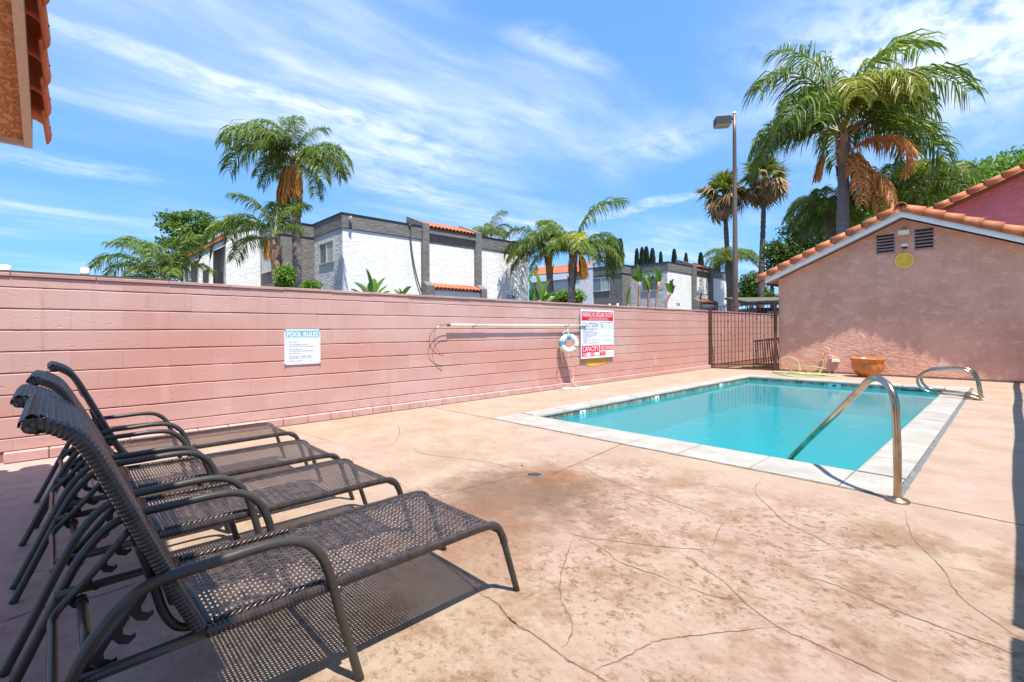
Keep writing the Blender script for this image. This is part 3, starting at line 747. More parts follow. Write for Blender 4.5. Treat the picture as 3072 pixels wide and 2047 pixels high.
utxt('CASA GRANADA', 992, 1245, .50, .56, 'sign_faint', -.01); utxt('707 SAPPHIRE', 995, 1250, .61, .66, 'sign_faint', -.01)
ublk('red_capacity', 622, 964, .735, .958, 'sign_red'); utxt('CAPACITY', 640, 950, .755, .855, 'sign_white', .03); utxt('POOL', 640, 712, .885, .942, 'sign_white', .03); utxt('SPA', 800, 865, .885, .942, 'sign_white', .03)
ublk('capacity_box', 715, 790, .878, .948, 'sign_white', .0014); ublk('capacity_box', 870, 955, .878, .948, 'sign_white', .0014)
ublk('red_diving', 980, 1274, .735, .848, 'sign_red'); utxt('NO DIVING', 1002, 1260, .75, .835, 'sign_white', .03)
ublk('red_hours', 980, 1102, .868, .958, 'sign_red'); utxt('POOL/SPA', 990, 1092, .877, .903, 'sign_white', .02); utxt('HOURS', 1010, 1075, .918, .943, 'sign_white', .02)
utxt('9AM', 1120, 1170, .89, .93, 'sign_faint', 0); utxt('9PM', 1200, 1262, .89, .93, 'sign_faint', 0)

for yy, z in ((8.25, .62), (9.40, .62), (8.25, 1.61), (9.40, 1.61)): slab('standoff', WX - .004, SX - .0055, yy - .012, yy + .012, z - .012, z + .012, 'rust', ws)
# old yellow paint under the sign, left by an earlier round sign
g = MB(); cxp, czp = 8.75, .585
g.prism([(.50 * math.cos(a), .19 * math.sin(a)) for a in [-PI + PI * j / 20 for j in range(21)]], lambda u, v, w_: (WX + w_, cxp + .05 + u, czp - .012 + v), .0035, .0045)
yp = g.build('paint_patch', mat('ochre_paint', (.62, .33, .06), (.5, .24, .05), 4, rough=.8), wall)

# skimmer pole on two hooks
PXX = WX + .065
pa, pb = GX(1347, 974.5, PXX), GX(1759.6, 975.2, PXX); pa.z = pb.z = 1.303
t = thing('skimmer_pole', 'long white telescopic pool pole with a bent hoop end hanging on hooks', 'pole', (PXX, (pa.y + pb.y) / 2, 1.303))
g = MB(); mid = pa.lerp(pb, .22); g.tube([pa, mid], .0165, 10); g.build('outer_tube', M['white_metal'], t)
g = MB(); g.tube([mid, pb], .0135, 10); g.build('inner_tube', M['white_metal'], t)
g = MB(); g.tube([pa + V((0, -.03, -.004)), pa + V((0, .02, 0))], .02, 8); g.build('tip_fitting', M['rust'], t)
hoop = [(415, 103), (330, 108), (262, 140), (200, 200), (165, 270), (160, 340), (185, 410), (240, 465), (300, 492), (345, 497)]
hoop2 = [(345, 497), (300, 470), (250, 410), (225, 320), (225, 230), (262, 150), (330, 108), (415, 103)]
cp_ = lambda x, y: (1250 + x / 4.278, 950 + y / 4.278)
for hp in (hoop, hoop2):
    P = [GX(*cp_(*q), PXX + (.03 if hp is hoop2 else 0)) for q in hp]; g = MB(); g.tube(catmull(P, 5), .0042, 6); g.build('hoop_wire', M['steel'] if hp is hoop2 else M['frame_dark'], t)
def hook(px):
    y = GX(*cp_(px, 103), PXX).y
    h = thing('wall_hook', 'small iron hook holding the %s end of the skimmer pole' % ('hoop' if px < 1000 else 'life ring'), 'hook', (WX, y, 1.30), 'hooks under the skimmer pole')
    g = MB(); g.tube(catmull([(WX, y, 1.29), (WX + .03, y, 1.283), (WX + .065, y, 1.281), (WX + .09, y, 1.30), (WX + .085, y, 1.33), (WX + .07, y, 1.345)], 4), .0035, 6); g.build('hook_wire', M['rust'], h)
    g = MB(); g.lathe([(.016, 0), (.016, .004), (0, .006)], 10, (WX, y, 1.29), axis='x'); g.build('hook_plate', M['rust'], h)
    return y
hook(755); yh = hook(1940)
# life ring
RC = V((WX + .20, 7.62, .925)); RR, rr = .145, .062; RE = V((math.sin(R(38)), math.cos(R(38)), 0)); RN = V((math.cos(R(38)), -math.sin(R(38)), 0))
t = thing('life_ring', 'white life ring with two blue bands hanging on the pink wall', 'life ring', RC)
def torus_arc(a0, a1, r, n=24, seg=14, R0=None):
    P = [RC + RE * (RR * math.cos(a0 + (a1 - a0) * i / n)) + V((0, 0, RR * math.sin(a0 + (a1 - a0) * i / n))) for i in range(n + 1)]
    g = MB(); g.tube(P, r, seg); return g
torus_arc(R(-20), R(325), rr, 60).build('foam_ring', M['ring_white'], t)
for a in (93, 175): torus_arc(R(a - 17), R(a + 17), rr + .003, 10).build('blue_band', M['ring_blue'], t)
g = MB(); g.tube(catmull([V((WX + .06, yh, 1.285)), V((WX + .075, yh - .01, 1.2)), V((WX + .14, 7.65, 1.20)), RC + V((.0, .0, .21))], 5), .006, 6)
g.tube(catmull([RC + V((0, -.10, .26)), RC + V((.03, -.22, .21)), RC + V((.02, -.16, .17)), RC + V((.05, -.26, .12)), RC + V((.02, -.21, .02)), RC + V((0, -.25, -.1)), RC + V((-.02, -.20, -.26)), RC + V((-.05, -.12, -.38))], 6), .005, 6)
g.build('hanging_rope', M['rope'], t)
P = [GX(*cp_(*q), WX + .05) for q in ((1945, 470), (1950, 560), (1975, 610), (2000, 650), (2015, 780))] + [V((WX + .10, 7.86, .12))]
base = GZ(*cp_(2030, 925)); random.seed(5)
for k in range(24):
    a = k * .85; r_ = .13 + .11 * math.sin(k * 1.7) + .05 * random.random(); P.append(V((base.x + .03 + r_ * .75 * math.cos(a), base.y + .02 + r_ * 1.5 * math.sin(a), .007 + .012 * abs(math.sin(k * .9)))))
g = MB(); g.tube(catmull(P, 5), .0045, 6); tag(g.build('rope', M['rope'], None, (base.x, base.y, 0)), 'white rope trailing from the life ring into a loose coil on the deck', 'rope')
# two loose debris pieces and leaves
for i_, (x, y) in enumerate([(1450 + 1200 / 5.8825, 1150 + 220 / 5.8825), (1700 + 780 / 4.2, 1130 + 103 / 4.2), (1700 + 1030 / 4.2, 1130 + 48 / 4.2), (1550 + 275 / 15.7, 1380 + 280 / 15.7)]):
    q = GZ(x, y); g = MB(); a = random.uniform(0, PI); dx, dy = .03 * math.cos(a), .03 * math.sin(a)
    g.add([(q.x - dx, q.y - dy, .003), (q.x - dy * .3, q.y + dx * .3, .008), (q.x + dx, q.y + dy, .004), (q.x + dy * .3, q.y - dx * .3, .003)], [(0, 1, 2, 3)])
    tag(g.build('dry_leaf', M['brown_wood'], None, (q.x, q.y, 0)), ['long dark twig of a leaf near the rope coil', 'tiny dark leaf between rope coil and pool', 'small dark leaf by the left edge of the pool', 'small dark leaf beside the floor drain'][i_], 'leaf', 'dead leaves on the deck')
# ================================================================== POOL RAILS
pol = [(-.565, 4.245, 0), (-.565, 4.245, .62)]
ENT = V((-1.60, 5.42, -.13)); B0 = V((-.565, 4.245, 0)); hd = (V((ENT.x, ENT.y, 0)) - B0).normalized()
def on_plane(px, py):
    # pixel meets the upright plane through the post foot and the entry point
    n_ = V((-hd.y, hd.x, 0)); d = ray(px, py); return EYEP + d * ((B0 - EYEP).dot(n_) / d.dot(n_))
fr_ = lambda x, y: (2300 + x / 3.484, 1100 + y / 3.484)
pts = [B0.copy(), B0 + V((0, 0, .35))] + [on_plane(*fr_(*q)) for q in ((1352, 560), (1338, 350), (1290, 230), (1225, 155), (1140, 120), (1060, 150), (990, 225), (760, 455), (500, 705), (240, 965))]
dd = (pts[-1] - pts[-3]).normalized(); pts.append(pts[-1] + dd * .35); 
t = thing('pool_handrail', 'bent stainless steel handrail over the near right corner steps', 'handrail', B0)
path = resample(catmull(pts, 8), .02)
g = MB(); g.tube(path, .0245, 16); g.build('rail_tube', M['steel'], t)
g = MB(); g.lathe([(.070, .0), (.070, .010), (.062, .018), (.030, .024), (.027, .03)], 28, B0); g.build('deck_flange', M['steel_dull'], t)
def grab(dy, label):
    b = V((-.385, 11.05 + dy, 0)); t = thing('grab_rail', label, 'handrail', b, 'grab rails at the far right corner')
    P = [b + V((0, 0, .0)), b + V((-.02, 0, .18)), b + V((-.05, 0, .36)), b + V((-.13, 0, .46)), b + V((-.25, 0, .495)), b + V((-.46, 0, .49)), b + V((-.63, 0, .465)), b + V((-.76, 0, .38)),
         b + V((-.80, 0, .27)), b + V((-.76, 0, .16)), b + V((-.66, 0, .090)), b + V((-.52, 0, .075)), b + V((-.3, 0, .065)), b + V((-.06, 0, .045))]
    g = MB(); g.tube(resample(catmull(P, 6), .025), .021, 12); g.build('rail_tube', M['steel'], t)
    g = MB(); g.tube([b + V((-.2, 0, .055)), b + V((-.1, 0, .045)), b + V((.0, 0, .012)), b + V((.03, 0, .004))], [.034, .034, .022, .008], 12); g.build('anchor_cone', M['steel_dull'], t)
grab(0, 'nearer of the two looped steel grab rails over the far right pool corner')
grab(.5, 'farther of the two looped steel grab rails over the far right pool corner')

# ================================================================== GATE
GA, GB = V((-6.44, 14.60, 0)), V((-4.735, 14.98, 0)); gd = (GB - GA).normalized(); GL = (GB - GA).length
t = thing('iron_gate', 'brown wrought iron gate with knuckled bars between the block wall and the gable building', 'gate', GA)
for p_, h, nm in ((GA, 1.90, .075), (GB, 1.985, .085)):
    g = MB(); g.obox(p_ + V((0, 0, h / 2)), gd, (-gd.y, gd.x, 0), (0, 0, 1), nm / 2, nm / 2, h / 2); g.build('post', M['gate'], t)
def gp(s_, z): return GA + gd * s_ + V((0, 0, z))
for z, nm in ((1.885, .03), (.135, .035), (.015, .035)):
    g = MB(); g.bar(gp(.04, z), gp(GL - .045, z + (.03 if z > 1 else .02)), nm, nm * .9); g.build('rail', M['gate'], t)
nb = 17
kn = {0: (1.45, .56), 4: (1.47, .56), 8: (1.47, .56), 12: (1.5, .56), 16: (1.53, .56), 2: (1.01,), 6: (1.01,), 10: (1.01,), 14: (1.01,)}
for i in range(nb):
    s_ = .10 + (GL - .19) * i / (nb - 1)
    g = MB(); zt = 1.885 if i else 1.885; g.bar(gp(s_, .13 if i not in (4, 11) else .02), gp(s_, 1.90), .017, .017, up=gd)
    b = g.build('bar', M['gate'], t)
    for z in kn.get(i, ()):
        g = MB(); c = gp(s_, z); g.lathe([(.009, -.03), (.02, -.018), (.024, 0), (.02, .018), (.009, .03)], 8, c); o = link('knuckle', g.mesh('knuckle', M['gate'], WL[t.name]), t)
        o.parent = b; o.location = (0, 0, 0)
g = MB(); g.bar(gp(GL * .70, 1.76), gp(GL * .70 + .14, 1.765), .025, .02); g.build('latch', M['gate'], t)
# black rack leaning beyond the gate
t = thing('fire_grate', 'black iron slatted rack leaning in the alley behind the gate', 'rack', (-5.2, 15.9, 0))
a0, a1 = V((-5.55, 15.6, .12)), V((-4.78, 15.9, .14)); b0, b1 = V((-5.62, 15.75, .82)), V((-4.95, 16.1, .90))
for i in range(13):
    k = i / 12; g = MB(); g.bar(a0.lerp(a1, k), b0.lerp(b1, k) + V((0, 0, .03)), .022, .022); g.build('slat', M['black_iron'], t)
for a, b in ((a0, a1), (b0, b1)):
    g = MB(); g.bar(a, b, .04, .04); g.build('cross_bar', M['black_iron'], t)
g = MB(); g.bar(a0, a0 + V((0, 0, -.12)), .03); g.bar(a1, a1 + V((0, 0, -.14)), .03); g.build('leg', M['black_iron'], t)
g = MB(); random.seed(3)
for k in range(500):
    x = random.uniform(-5.9, -4.9); y = random.uniform(15.25, 15.7); h = random.uniform(.03, .08); a = random.uniform(0, 6.3)
    g.add([(x, y, -.055), (x + .012, y + .004, -.055), (x + .03 * math.cos(a), y + .03 * math.sin(a), h)], [(0, 1, 2)])
tag(g.build('weeds', M['frond_yel']), kind='stuff', label=None)

# ================================================================== POOL HOUSE
PY = 15.06; HXL, HXR = -4.67, .93; PKX = -1.86
ph = thing('pool_house', 'pink stucco gable building with clay tile edge behind the far end of the pool', 'building', ((HXL + HXR) / 2, PY + 3, 0))
SLP = .45
def rz(x, z0=3.855): return z0 - SLP * abs(x - PKX)
g = MB(); poly = [(HXL, -.05), (HXR, -.05), (HXR, rz(HXR) + .02), (PKX, rz(PKX) + .02), (HXL, rz(HXL) + .02)]
g.prism(poly, lambda u, v, w_: (u, w_, v), PY, PY + 7); g.build('stucco_wall', M['stucco'], ph)
slab('wall_base', HXL - .006, HXR, PY - .012, PY + .01, -.03, .045, 'brown_wood', ph)
FY = 14.74; EXL, EXR = -4.99, 1.27
def slope_prism(name, y0, y1, zb, zt, m, xl=EXL, xr=EXR):
    for a, b in ((xl, PKX), (PKX, xr)):
        g = MB(); g.prism([(a, rz(a) + zb), (b, rz(b) + zb), (b, rz(b) + zt), (a, rz(a) + zt)], lambda u, v, w_: (u, w_, v), y0, y1); g.build(name, M[m], ph)
slope_prism('fascia_board', FY, FY + .035, .025, .165, 'white_wood', -4.93, 1.2)
slope_prism('soffit', FY + .036, PY + 7.3, .06, .085, 'tan_wood', -4.93, 1.2)
slope_prism('roof_deck', FY + .036, PY + 7.3, .086, .17, 'brown_wood', -4.93, 1.2)
slab('eave_board', -4.95, -4.925, FY + .001, PY + 7.3, rz(-4.93) + .0, rz(-4.93) + .06, 'brown_wood', ph)
def barrel(p0, p1, r0, r1, a0=-40, a1=220, thick=.013, seg=12):
    """tapered barrel tile from p0 to p1, open below"""
    d = (V(p1) - V(p0)).normalized(); side = d.cross(V((0, 0, 1))).normalized(); up = side.cross(d).normalized(); g = MB(); vs = []; 
    for (P_, r_) in ((V(p0), r0), (V(p1), r1)):
        for rad in (r_, r_ - thick):
            for k in range(seg + 1):
                a = R(a0 + (a1 - a0) * k / seg); vs.append(P_ + side * (math.cos(a) * rad) + up * (math.sin(a) * rad))
    n_ = seg + 1; fs = []
    for k in range(seg):
        fs.append((k, k + 1, 2 * n_ + k + 1, 2 * n_ + k)); fs.append((n_ + k + 1, n_ + k, 3 * n_ + k, 3 * n_ + k + 1))
        fs.append((k + 1, k, n_ + k, n_ + k + 1)); fs.append((2 * n_ + k, 2 * n_ + k + 1, 3 * n_ + k + 1, 3 * n_ + k))
    for k in (0, seg): fs.append((k, n_ + k, 3 * n_ + k, 2 * n_ + k))
    g.add(vs, fs, True); return g
def smooth_edges(me):
    pass
TY = 14.78
def rake_tiles(parent, pkx, pkz, slope, xs_, y, r, sgn, over=.07, m='tile'):
    """xs_: lower ends walking up to the peak"""
    for a, b in zip(xs_[:-1], xs_[1:]):
        za = pkz - slope * abs(a - pkx); b2 = b + sgn * -0 + (over if b > a else -over); zb = pkz - slope * abs(b2 - pkx)
        if (b > a and b2 > pkx) or (b < a and b2 < pkx): b2 = pkx; zb = pkz
        g = barrel((a, y, za + .018), (b2, y, zb - .008), r * 1.10, r * .88)
        g.build('rake_tile', M[m], parent)
tx = [-5.11 + i * .3245 for i in range(10)] + [-2.04, PKX][1:]
tx = [-5.11, -4.82, -4.53, -4.22, -3.91, -3.61, -3.27, -2.93, -2.60, -2.28, PKX]
rake_tiles(ph, PKX, 4.085, SLP, tx, TY, .125, 1)
tx = [1.35, 1.03, .70, .37, .16 - .11, -.157 - .0, -.475, -.782, -1.103, -1.438, PKX]
tx = [1.39, 1.08, .77, .46, .15, -.157, -.475, -.782, -1.103, -1.438, PKX]
rake_tiles(ph, PKX, 4.085, SLP, tx, TY, .125, -1)
g = barrel((PKX, 14.64, 4.095), (PKX, 16.2, 4.09), .125, .12, -20, 200); g.build('ridge_tile', M['tile'], ph)
g = MB()     # tile field of the two slopes
for s_ in (-1, 1):
    y = 15.05
    while y < 22:
        L = (EXR - PKX) if s_ > 0 else (PKX - EXL)
        p0 = V((PKX + s_ * (L + .06), y, rz(PKX) - SLP * (L + .06) + .20)); p1 = V((PKX + s_ * .05, y, rz(PKX) + .18))
        q = barrel(p0, p1, .10, .10, 0, 180, .012, 6); g.add(q.v, q.f, True); y += .27
tag(g.build('roof_tile_field', M['tile'], ph), kind='stuff')
def vent(x0, x1, z0, z1, label):
    v = thing('attic_vent', label, 'vent', ((x0 + x1) / 2, PY, z0), 'louvred vents under the gable')
    for a in ((x0 - .015, x0, z0 - .015, z1 + .015), (x1, x1 + .015, z0 - .015, z1 + .015), (x0, x1, z0 - .015, z0), (x0, x1, z1, z1 + .015)):
        g = MB(); g.box(a[0], a[1], PY - .018, PY - .0005, a[2], a[3]); g.build('frame', M['slat_pink'], v)
    g = MB(); g.box(x0, x1, PY - .004, PY - .002, z0, z1); g.build('backing', M['dark'], v)
    n_ = 6
    for i in range(n_ - 0):
        z = z0 + (z1 - z0) * (i + .0) / n_; 
        g = MB(); g.add([(x0, PY - .020, z + .004), (x1, PY - .020, z + .004), (x1, PY - .006, z + .032), (x0, PY - .006, z + .032), (x0, PY - .017, z - .002), (x1, PY - .017, z - .002), (x1, PY - .003, z + .026), (x0, PY - .003, z + .026)],
                         [(0, 1, 2, 3), (7, 6, 5, 4), (0, 4, 5, 1), (3, 2, 6, 7), (0, 3, 7, 4), (1, 5, 6, 2)]); g.build('louvre', M['slat_pink'], v)
vent(-2.385, -2.04, 3.075, 3.535, 'louvred attic vent left of the gable floodlight'); vent(-1.64, -1.31, 3.09, 3.57, 'louvred attic vent right of the gable floodlight')
t = thing('floodlight', 'small cream floodlight under the gable peak', 'lamp', (-1.84, PY, 3.55))
g = MB(); g.lathe([(.04, -.03), (.045, -.012), (.045, 0)], 14, (-1.84, PY - .001, 3.64), axis='y'); g.build('wall_plate', M['pipe_pink'], t)
g = MB(); g.tube(catmull([(-1.84, PY - .03, 3.64), (-1.84, PY - .07, 3.65), (-1.84, PY - .10, 3.60)], 4), .012, 8); g.build('arm', M['pipe_pink'], t)
g = MB(); g.obox((-1.84, PY - .12, 3.525), (1, 0, 0), (0, 1, -.35), (0, .35, 1), .105, .045, .042); g.build('lamp_head', M['cream'], t)
t = thing('dome_camera', 'white dome security camera between the attic vents', 'camera', (-1.83, PY, 3.2))
g = MB(); g.lathe([(0, .055), (.06, .05), (.075, .03), (.078, -.01), (.07, -.02), (.062, -.02)], 20, (-1.83, PY - .08, 3.205)); g.box(-1.88, -1.78, PY - .08, PY - .001, 3.17, 3.24); g.build('housing', M['white_metal'], t)
g = MB(); g.lathe([(.062, -.02), (.055, -.045), (.035, -.068), (0, -.078)], 20, (-1.83, PY - .08, 3.205)); g.build('dome', M['smoke'], t)
t = thing('yellow_disc', 'round yellow sign plate below the gable camera', 'sign', (-1.845, PY, 2.86))
g = MB(); g.lathe([(0, -.012), (.165, -.012), (.165, -.001)], 40, (-1.845, PY, 2.86), axis='y', smooth=False); g.build('disc', M['yellow'], t)
g = MB(); g.lathe([(.160, -.0125), (.162, -.022), (.180, -.022), (.183, -.001)], 40, (-1.845, PY, 2.86), axis='y', smooth=False); g.build('rim', M['yellow_rim'], t)

# building behind, upper right
BY = 20.0
bh = thing('rear_building', 'taller magenta pink stucco building with clay tile edge behind the gable building', 'building', (2.5, BY + 3, 0))
bs = .430; bx = -2.2
def bz(x): return 4.897 + (x + 1.628) * bs
g = MB(); g.prism([(-2.6, -.05), (6, -.05), (6, bz(6) - .1), (-2.6, bz(-2.6) - .1)], lambda u, v, w_: (u, w_, v), BY, BY + 7); g.build('stucco_wall', M['stucco_dark'], bh)
g = MB(); g.prism([(-3, bz(-3) - .14), (6.4, bz(6.4) - .14), (6.4, bz(6.4) - .02), (-3, bz(-3) - .02)], lambda u, v, w_: (u, w_, v), BY - .36, BY + 7); g.build('roof_deck', M['brown_wood'], bh)
x = -2.75
while x < 5:
    q = barrel((x, BY - .36, bz(x) - .01), (x + .43, BY - .36, bz(x + .43) - .035), .145, .12); q.build('rake_tile', M['tile'], bh); x += .366
g = MB(); g.prism([(-1, bz(-1) + .10), (5, bz(5) + .10), (5, bz(5) + .13), (-1, bz(-1) + .13)], lambda u, v, w_: (u, w_, v), BY - .1, BY + 6); g.build('ridge_flashing', M['dark'], bh)

# pot, tap, hose
t = thing('planter_pot', 'empty glazed terracotta bowl planter with swirled ribs by the gable wall', 'planter', (-2.50, 14.52, 0))
def flute(a, k): return 1 + .035 * math.sin(11 * (a + k * .9)) * min(1, max(0, (1 - k) * 3)) * (1 if k > .05 else 0)
g = MB(); prof = [(.0, .0), (.17, .0), (.205, .02), (.285, .10), (.338, .20), (.358, .30), (.360, .385)]
prof = [(.0, .0)] + [(r_ * .9, z) for r_, z in prof[1:]]
pp = catmull([V((r_, 0, z)) for r_, z in prof], 4); g.lathe([(p_.x, p_.z) for p_ in pp], 66, (-2.50, 14.52, 0), fn=flute); g.build('bowl', M['pot'], t)
g = MB(); g.lathe([(q_[0] * .9, q_[1]) for q_ in [(.360, .375), (.378, .38), (.382, .41), (.402, .44), (.405, .462), (.39, .47), (.345, .465), (.33, .42), (.30, .2), (.2, .08), (0, .06)]], 48, (-2.50, 14.52, 0)); g.build('rim', M['pot'], t)
kk = lambda x, y: (2380 + x / 8.404, 1000 + y / 8.404)
def yw(x, y, d=.06): return GY(*kk(x, y), PY - d)
t = thing('water_pipe', 'pink painted standpipe with tap and control boxes on the gable wall', 'pipe', yw(900, 1030))
g = MB(); g.tube(catmull([yw(912, 1045, .10), yw(905, 900), yw(900, 700), yw(898, 500)], 3) + [yw(900, 390), yw(898, 380), yw(800, 380), yw(795, 390)] + [yw(795, 560)], .012, 8); g.build('pipe', M['pipe_pink'], t)
g = MB(); p_ = yw(955, 610); g.bbox(p_.x - .045, p_.x + .045, PY - .10, PY - .001, p_.z - .05, p_.z + .055, .005); g.build('timer_box', M['pipe_pink'], t)
g = MB(); p_ = yw(1065, 700); g.bbox(p_.x - .075, p_.x + .075, PY - .13, PY - .001, p_.z - .03, p_.z + .035, .005); g.build('valve_box', M['cream'], t)
g = MB(); g.tube([yw(1060, 730), yw(1050, 900), yw(1042, 1050, .1)], .018, 8); g.build('conduit', M['pipe_pink'], t)
g = MB(); g.tube(catmull([yw(975, 660), yw(955, 710), yw(970, 760), yw(1020, 750), yw(1050, 715)], 4), .010, 6); g.build('elbow', M['pipe_pink'], t)
g = MB(); g.tube([yw(795, 560), yw(770, 590, .10), yw(762, 640, .11)], .014, 8); g.tube([yw(720, 505, .07), yw(790, 560, .07)], .009, 6); g.build('tap', M['brass'], t)
P = [yw(762, 640, .11), yw(755, 720, .13), yw(742, 850, .16), yw(700, 940, .25), GZ(*kk(620, 1020), .02), GZ(*kk(540, 1030), .02)]
random.seed(9); C0 = GZ(*kk(60, 1030)); 
for k in range(64):
    a = -k * .55; r_ = .30 + .13 * math.sin(k * .83) + .05 * random.random()
    zk = .014 + .02 * abs(math.sin(k * 1.3))
    if 20 < k < 31: zk += .20 * math.sin((k - 20) / 11 * PI)
    P.append(V((C0.x + .15 + r_ * 1.5 * math.cos(a), C0.y - .05 + r_ * .42 * math.sin(a), zk)))
P += [GZ(*kk(-100, 1085), .015), GZ(*kk(300, 1095), .015), GZ(*kk(700, 1090), .015), GZ(*kk(1050, 1078), .015)]
g = MB(); g.tube(catmull(P, 5), .0115, 8); tag(g.build('garden_hose', M['hose'], None, (C0.x, C0.y, 0)), 'green garden hose heaped in loops on the deck below the tap', 'hose')
P = [GZ(2350 - 5, 1112 - 2, .01), GY(2342, 1085, 14.9), GY(2352, 1073, 14.9), GY(2373, 1072, 14.9), GY(2390, 1080, 14.9), GY(2398, 1098, 14.85), GZ(2400, 1116, .02)]
g = MB(); g.tube(catmull(P, 6), .012, 8); q = P[0]; tag(g.build('hose_loop', M['hose_old'], None, q), 'stiff faded hose arching in a single loop by the gate post', 'hose')

# ================================================================== NEAR ROOF, upper left (its shade falls on the loungers)
RX0, RZ0, RY = -5.06, 2.586, -.114; RSL = .257; RPX = -2.0
def nz(x): return RZ0 + RSL * (x - RX0) if x < RPX else RZ0 + RSL * (RPX - RX0) - RSL * (x - RPX)
nr = thing('near_roof', 'tiled gable roof corner with brown stucco soffit jutting in at the upper left', 'roof', (-1.5, -1, 0))
for px_ in (-4.7, -1.4, 2.1): slab('post', px_ - .07, px_ + .07, -1.45, -1.31, -.05, nz(px_) + .03, 'tan_wood', nr)  # posts added; roof left open and shallow so light fills the shade below
def nslope(name, y0, y1, zb, zt, m, xl=RX0, xr=2.7):
    for a, b in ((xl, RPX), (RPX, xr)):
        g = MB(); g.prism([(a, nz(a) + zb), (b, nz(b) + zb), (b, nz(b) + zt), (a, nz(a) + zt)], lambda u, v, w_: (u, w_, v), y0, y1); g.build(name, M[m], nr)
nslope('barge_board', RY - .045, RY, .0, .20, 'tan_wood')
nslope('stucco_soffit', -1.6, RY - .046, .035, .08, 'stucco_brown', RX0 + .04, 2.66)
nslope('roof_deck', -1.6, RY - .046, .081, .19, 'brown_wood', RX0 + .0, 2.7)
slab('eave_board', RX0, RX0 + .039, -1.6, RY - .046, RZ0 + .003, RZ0 + .08, 'tan_wood', nr)
x = RX0 - .09; i = 0
while x < 2.5:
    up = x < RPX - .2
    if up: p0 = V((x, RY - .025, nz(x) + .17)); p1 = V((x + .44, RY - .025, nz(x + .44) + .14))
    else: p1 = V((x, RY - .025, nz(x) + .14)); p0 = V((x + .44, RY - .025, nz(x + .44) + .17))
    b = barrel(p0, p1, .130, .104, -38, 215).build('rake_tile', M['tile_dark'], nr)
    if i < 6:
        g = MB(); c = p0.lerp(p1, .35) + V((0, .118, -.01)); g.lathe([(0, .008), (.006, .006), (.007, 0)], 8, c, axis='y'); o = g.build('nail', M['rust'], nr)
    x += .355; i += 1
g = MB(); y = -.25
while y > -1.5:
    q = barrel((RX0 - .07, y, nz(RX0) + .20 - .02), (RPX, y, nz(RPX) + .20), .10, .10, 0, 180, .012, 6); g.add(q.v, q.f, True)
    q = barrel((2.72, y, nz(2.7) + .18), (RPX, y, nz(RPX) + .20), .10, .10, 0, 180, .012, 6); g.add(q.v, q.f, True); y -= .27
tag(g.build('roof_tile_field', M['tile_dark'], nr), kind='stuff')

# ================================================================== FENCE right of the pool (outside the frame, its shadow is in it)
FX = .58
t = thing('iron_fence', 'dark iron picket fence along the right side of the pool deck', 'fence', (FX, 8, 0))
def fence(y0, y1, top=1.5):
    for z, w_ in ((top, .085), (.12, .035)):
        n_ = int((y1 - y0) / 1.2); g = MB(); pth = [(FX + .012 * math.sin(i * 1.9), y0 + (y1 - y0) * i / n_, z) for i in range(n_ + 1)]
        for a, b in zip(pth[:-1], pth[1:]): g.bar(a, b, w_, .035)
        g.build('rail', M['black_iron'], t)
    y = y0 + .11; pm = MB(); pm.box(-.008, .008, -.008, .008, -.68, .68); me = pm.mesh('picket', M['black_iron'])
    while y < y1 - .05: link('picket', me, t, (FX, y, .80)); y += .112
    y = y0
    while y <= y1 + .01:
        g = MB(); g.box(FX - .03, FX + .03, y - .03, y + .03, 0, top + .06); g.build('post', M['black_iron'], t); y += (y1 - y0) / max(1, round((y1 - y0) / 2.3))
fence(2.62, 15.0); fence(-.6, 2.45)
# ================================================================== LOUNGERS
def weave(prof, x0, x1, p, w, lift=.0016, per=2):
    """real woven strips along and across a curved profile of (y,z)"""
    P = resample(catmull([V((0, y, z)) for y, z in prof], 12), p); n = len(P); g = MB()
    N = []
    for i in range(n):
        t = (P[min(i + 1, n - 1)] - P[max(i - 1, 0)]).normalized(); N.append(V((0, -t.z, t.y)) if t.y > 0 else V((0, -t.z, t.y)))
    m = int((x1 - x0) / p); px_ = (x1 - x0) / m
    for c in range(m):                                    # strips running along
        x = x0 + (c + .5) * px_; vs = []
        for i in range(n):
            s_ = lift * (1 if (i // per + c) % 2 else -1); q = P[i] + N[i] * s_
            vs += [(x - w / 2, q.y, q.z), (x + w / 2, q.y, q.z)]
        g.add(vs, [(2 * i, 2 * i + 1, 2 * i + 3, 2 * i + 2) for i in range(n - 1)])
    for i in range(n - 1):                                # strips running across
        a = P[i].lerp(P[i + 1], .5 - w / p / 2); b = P[i].lerp(P[i + 1], .5 + w / p / 2); nn_ = N[i]; vs = []
        for c in range(m + 1):
            x = x0 + c * px_; s_ = -lift * (1 if (i // per + c) % 2 else -1) * .9
            vs += [(x, a.y + nn_.y * s_, a.z + nn_.z * s_), (x, b.y + nn_.y * s_, b.z + nn_.z * s_)]
        g.add(vs, [(2 * c, 2 * c + 2, 2 * c + 3, 2 * c + 1) for c in range(m)])
    return g
def wrap_tube(pts, r, step=.0045, amp=.0012, seg=10, per=3):
    P = resample(pts, step); rr = [r + (amp if i % per else -amp) for i in range(len(P))]
    g = MB(); g.tube(P, rr, seg, smooth=False); return g
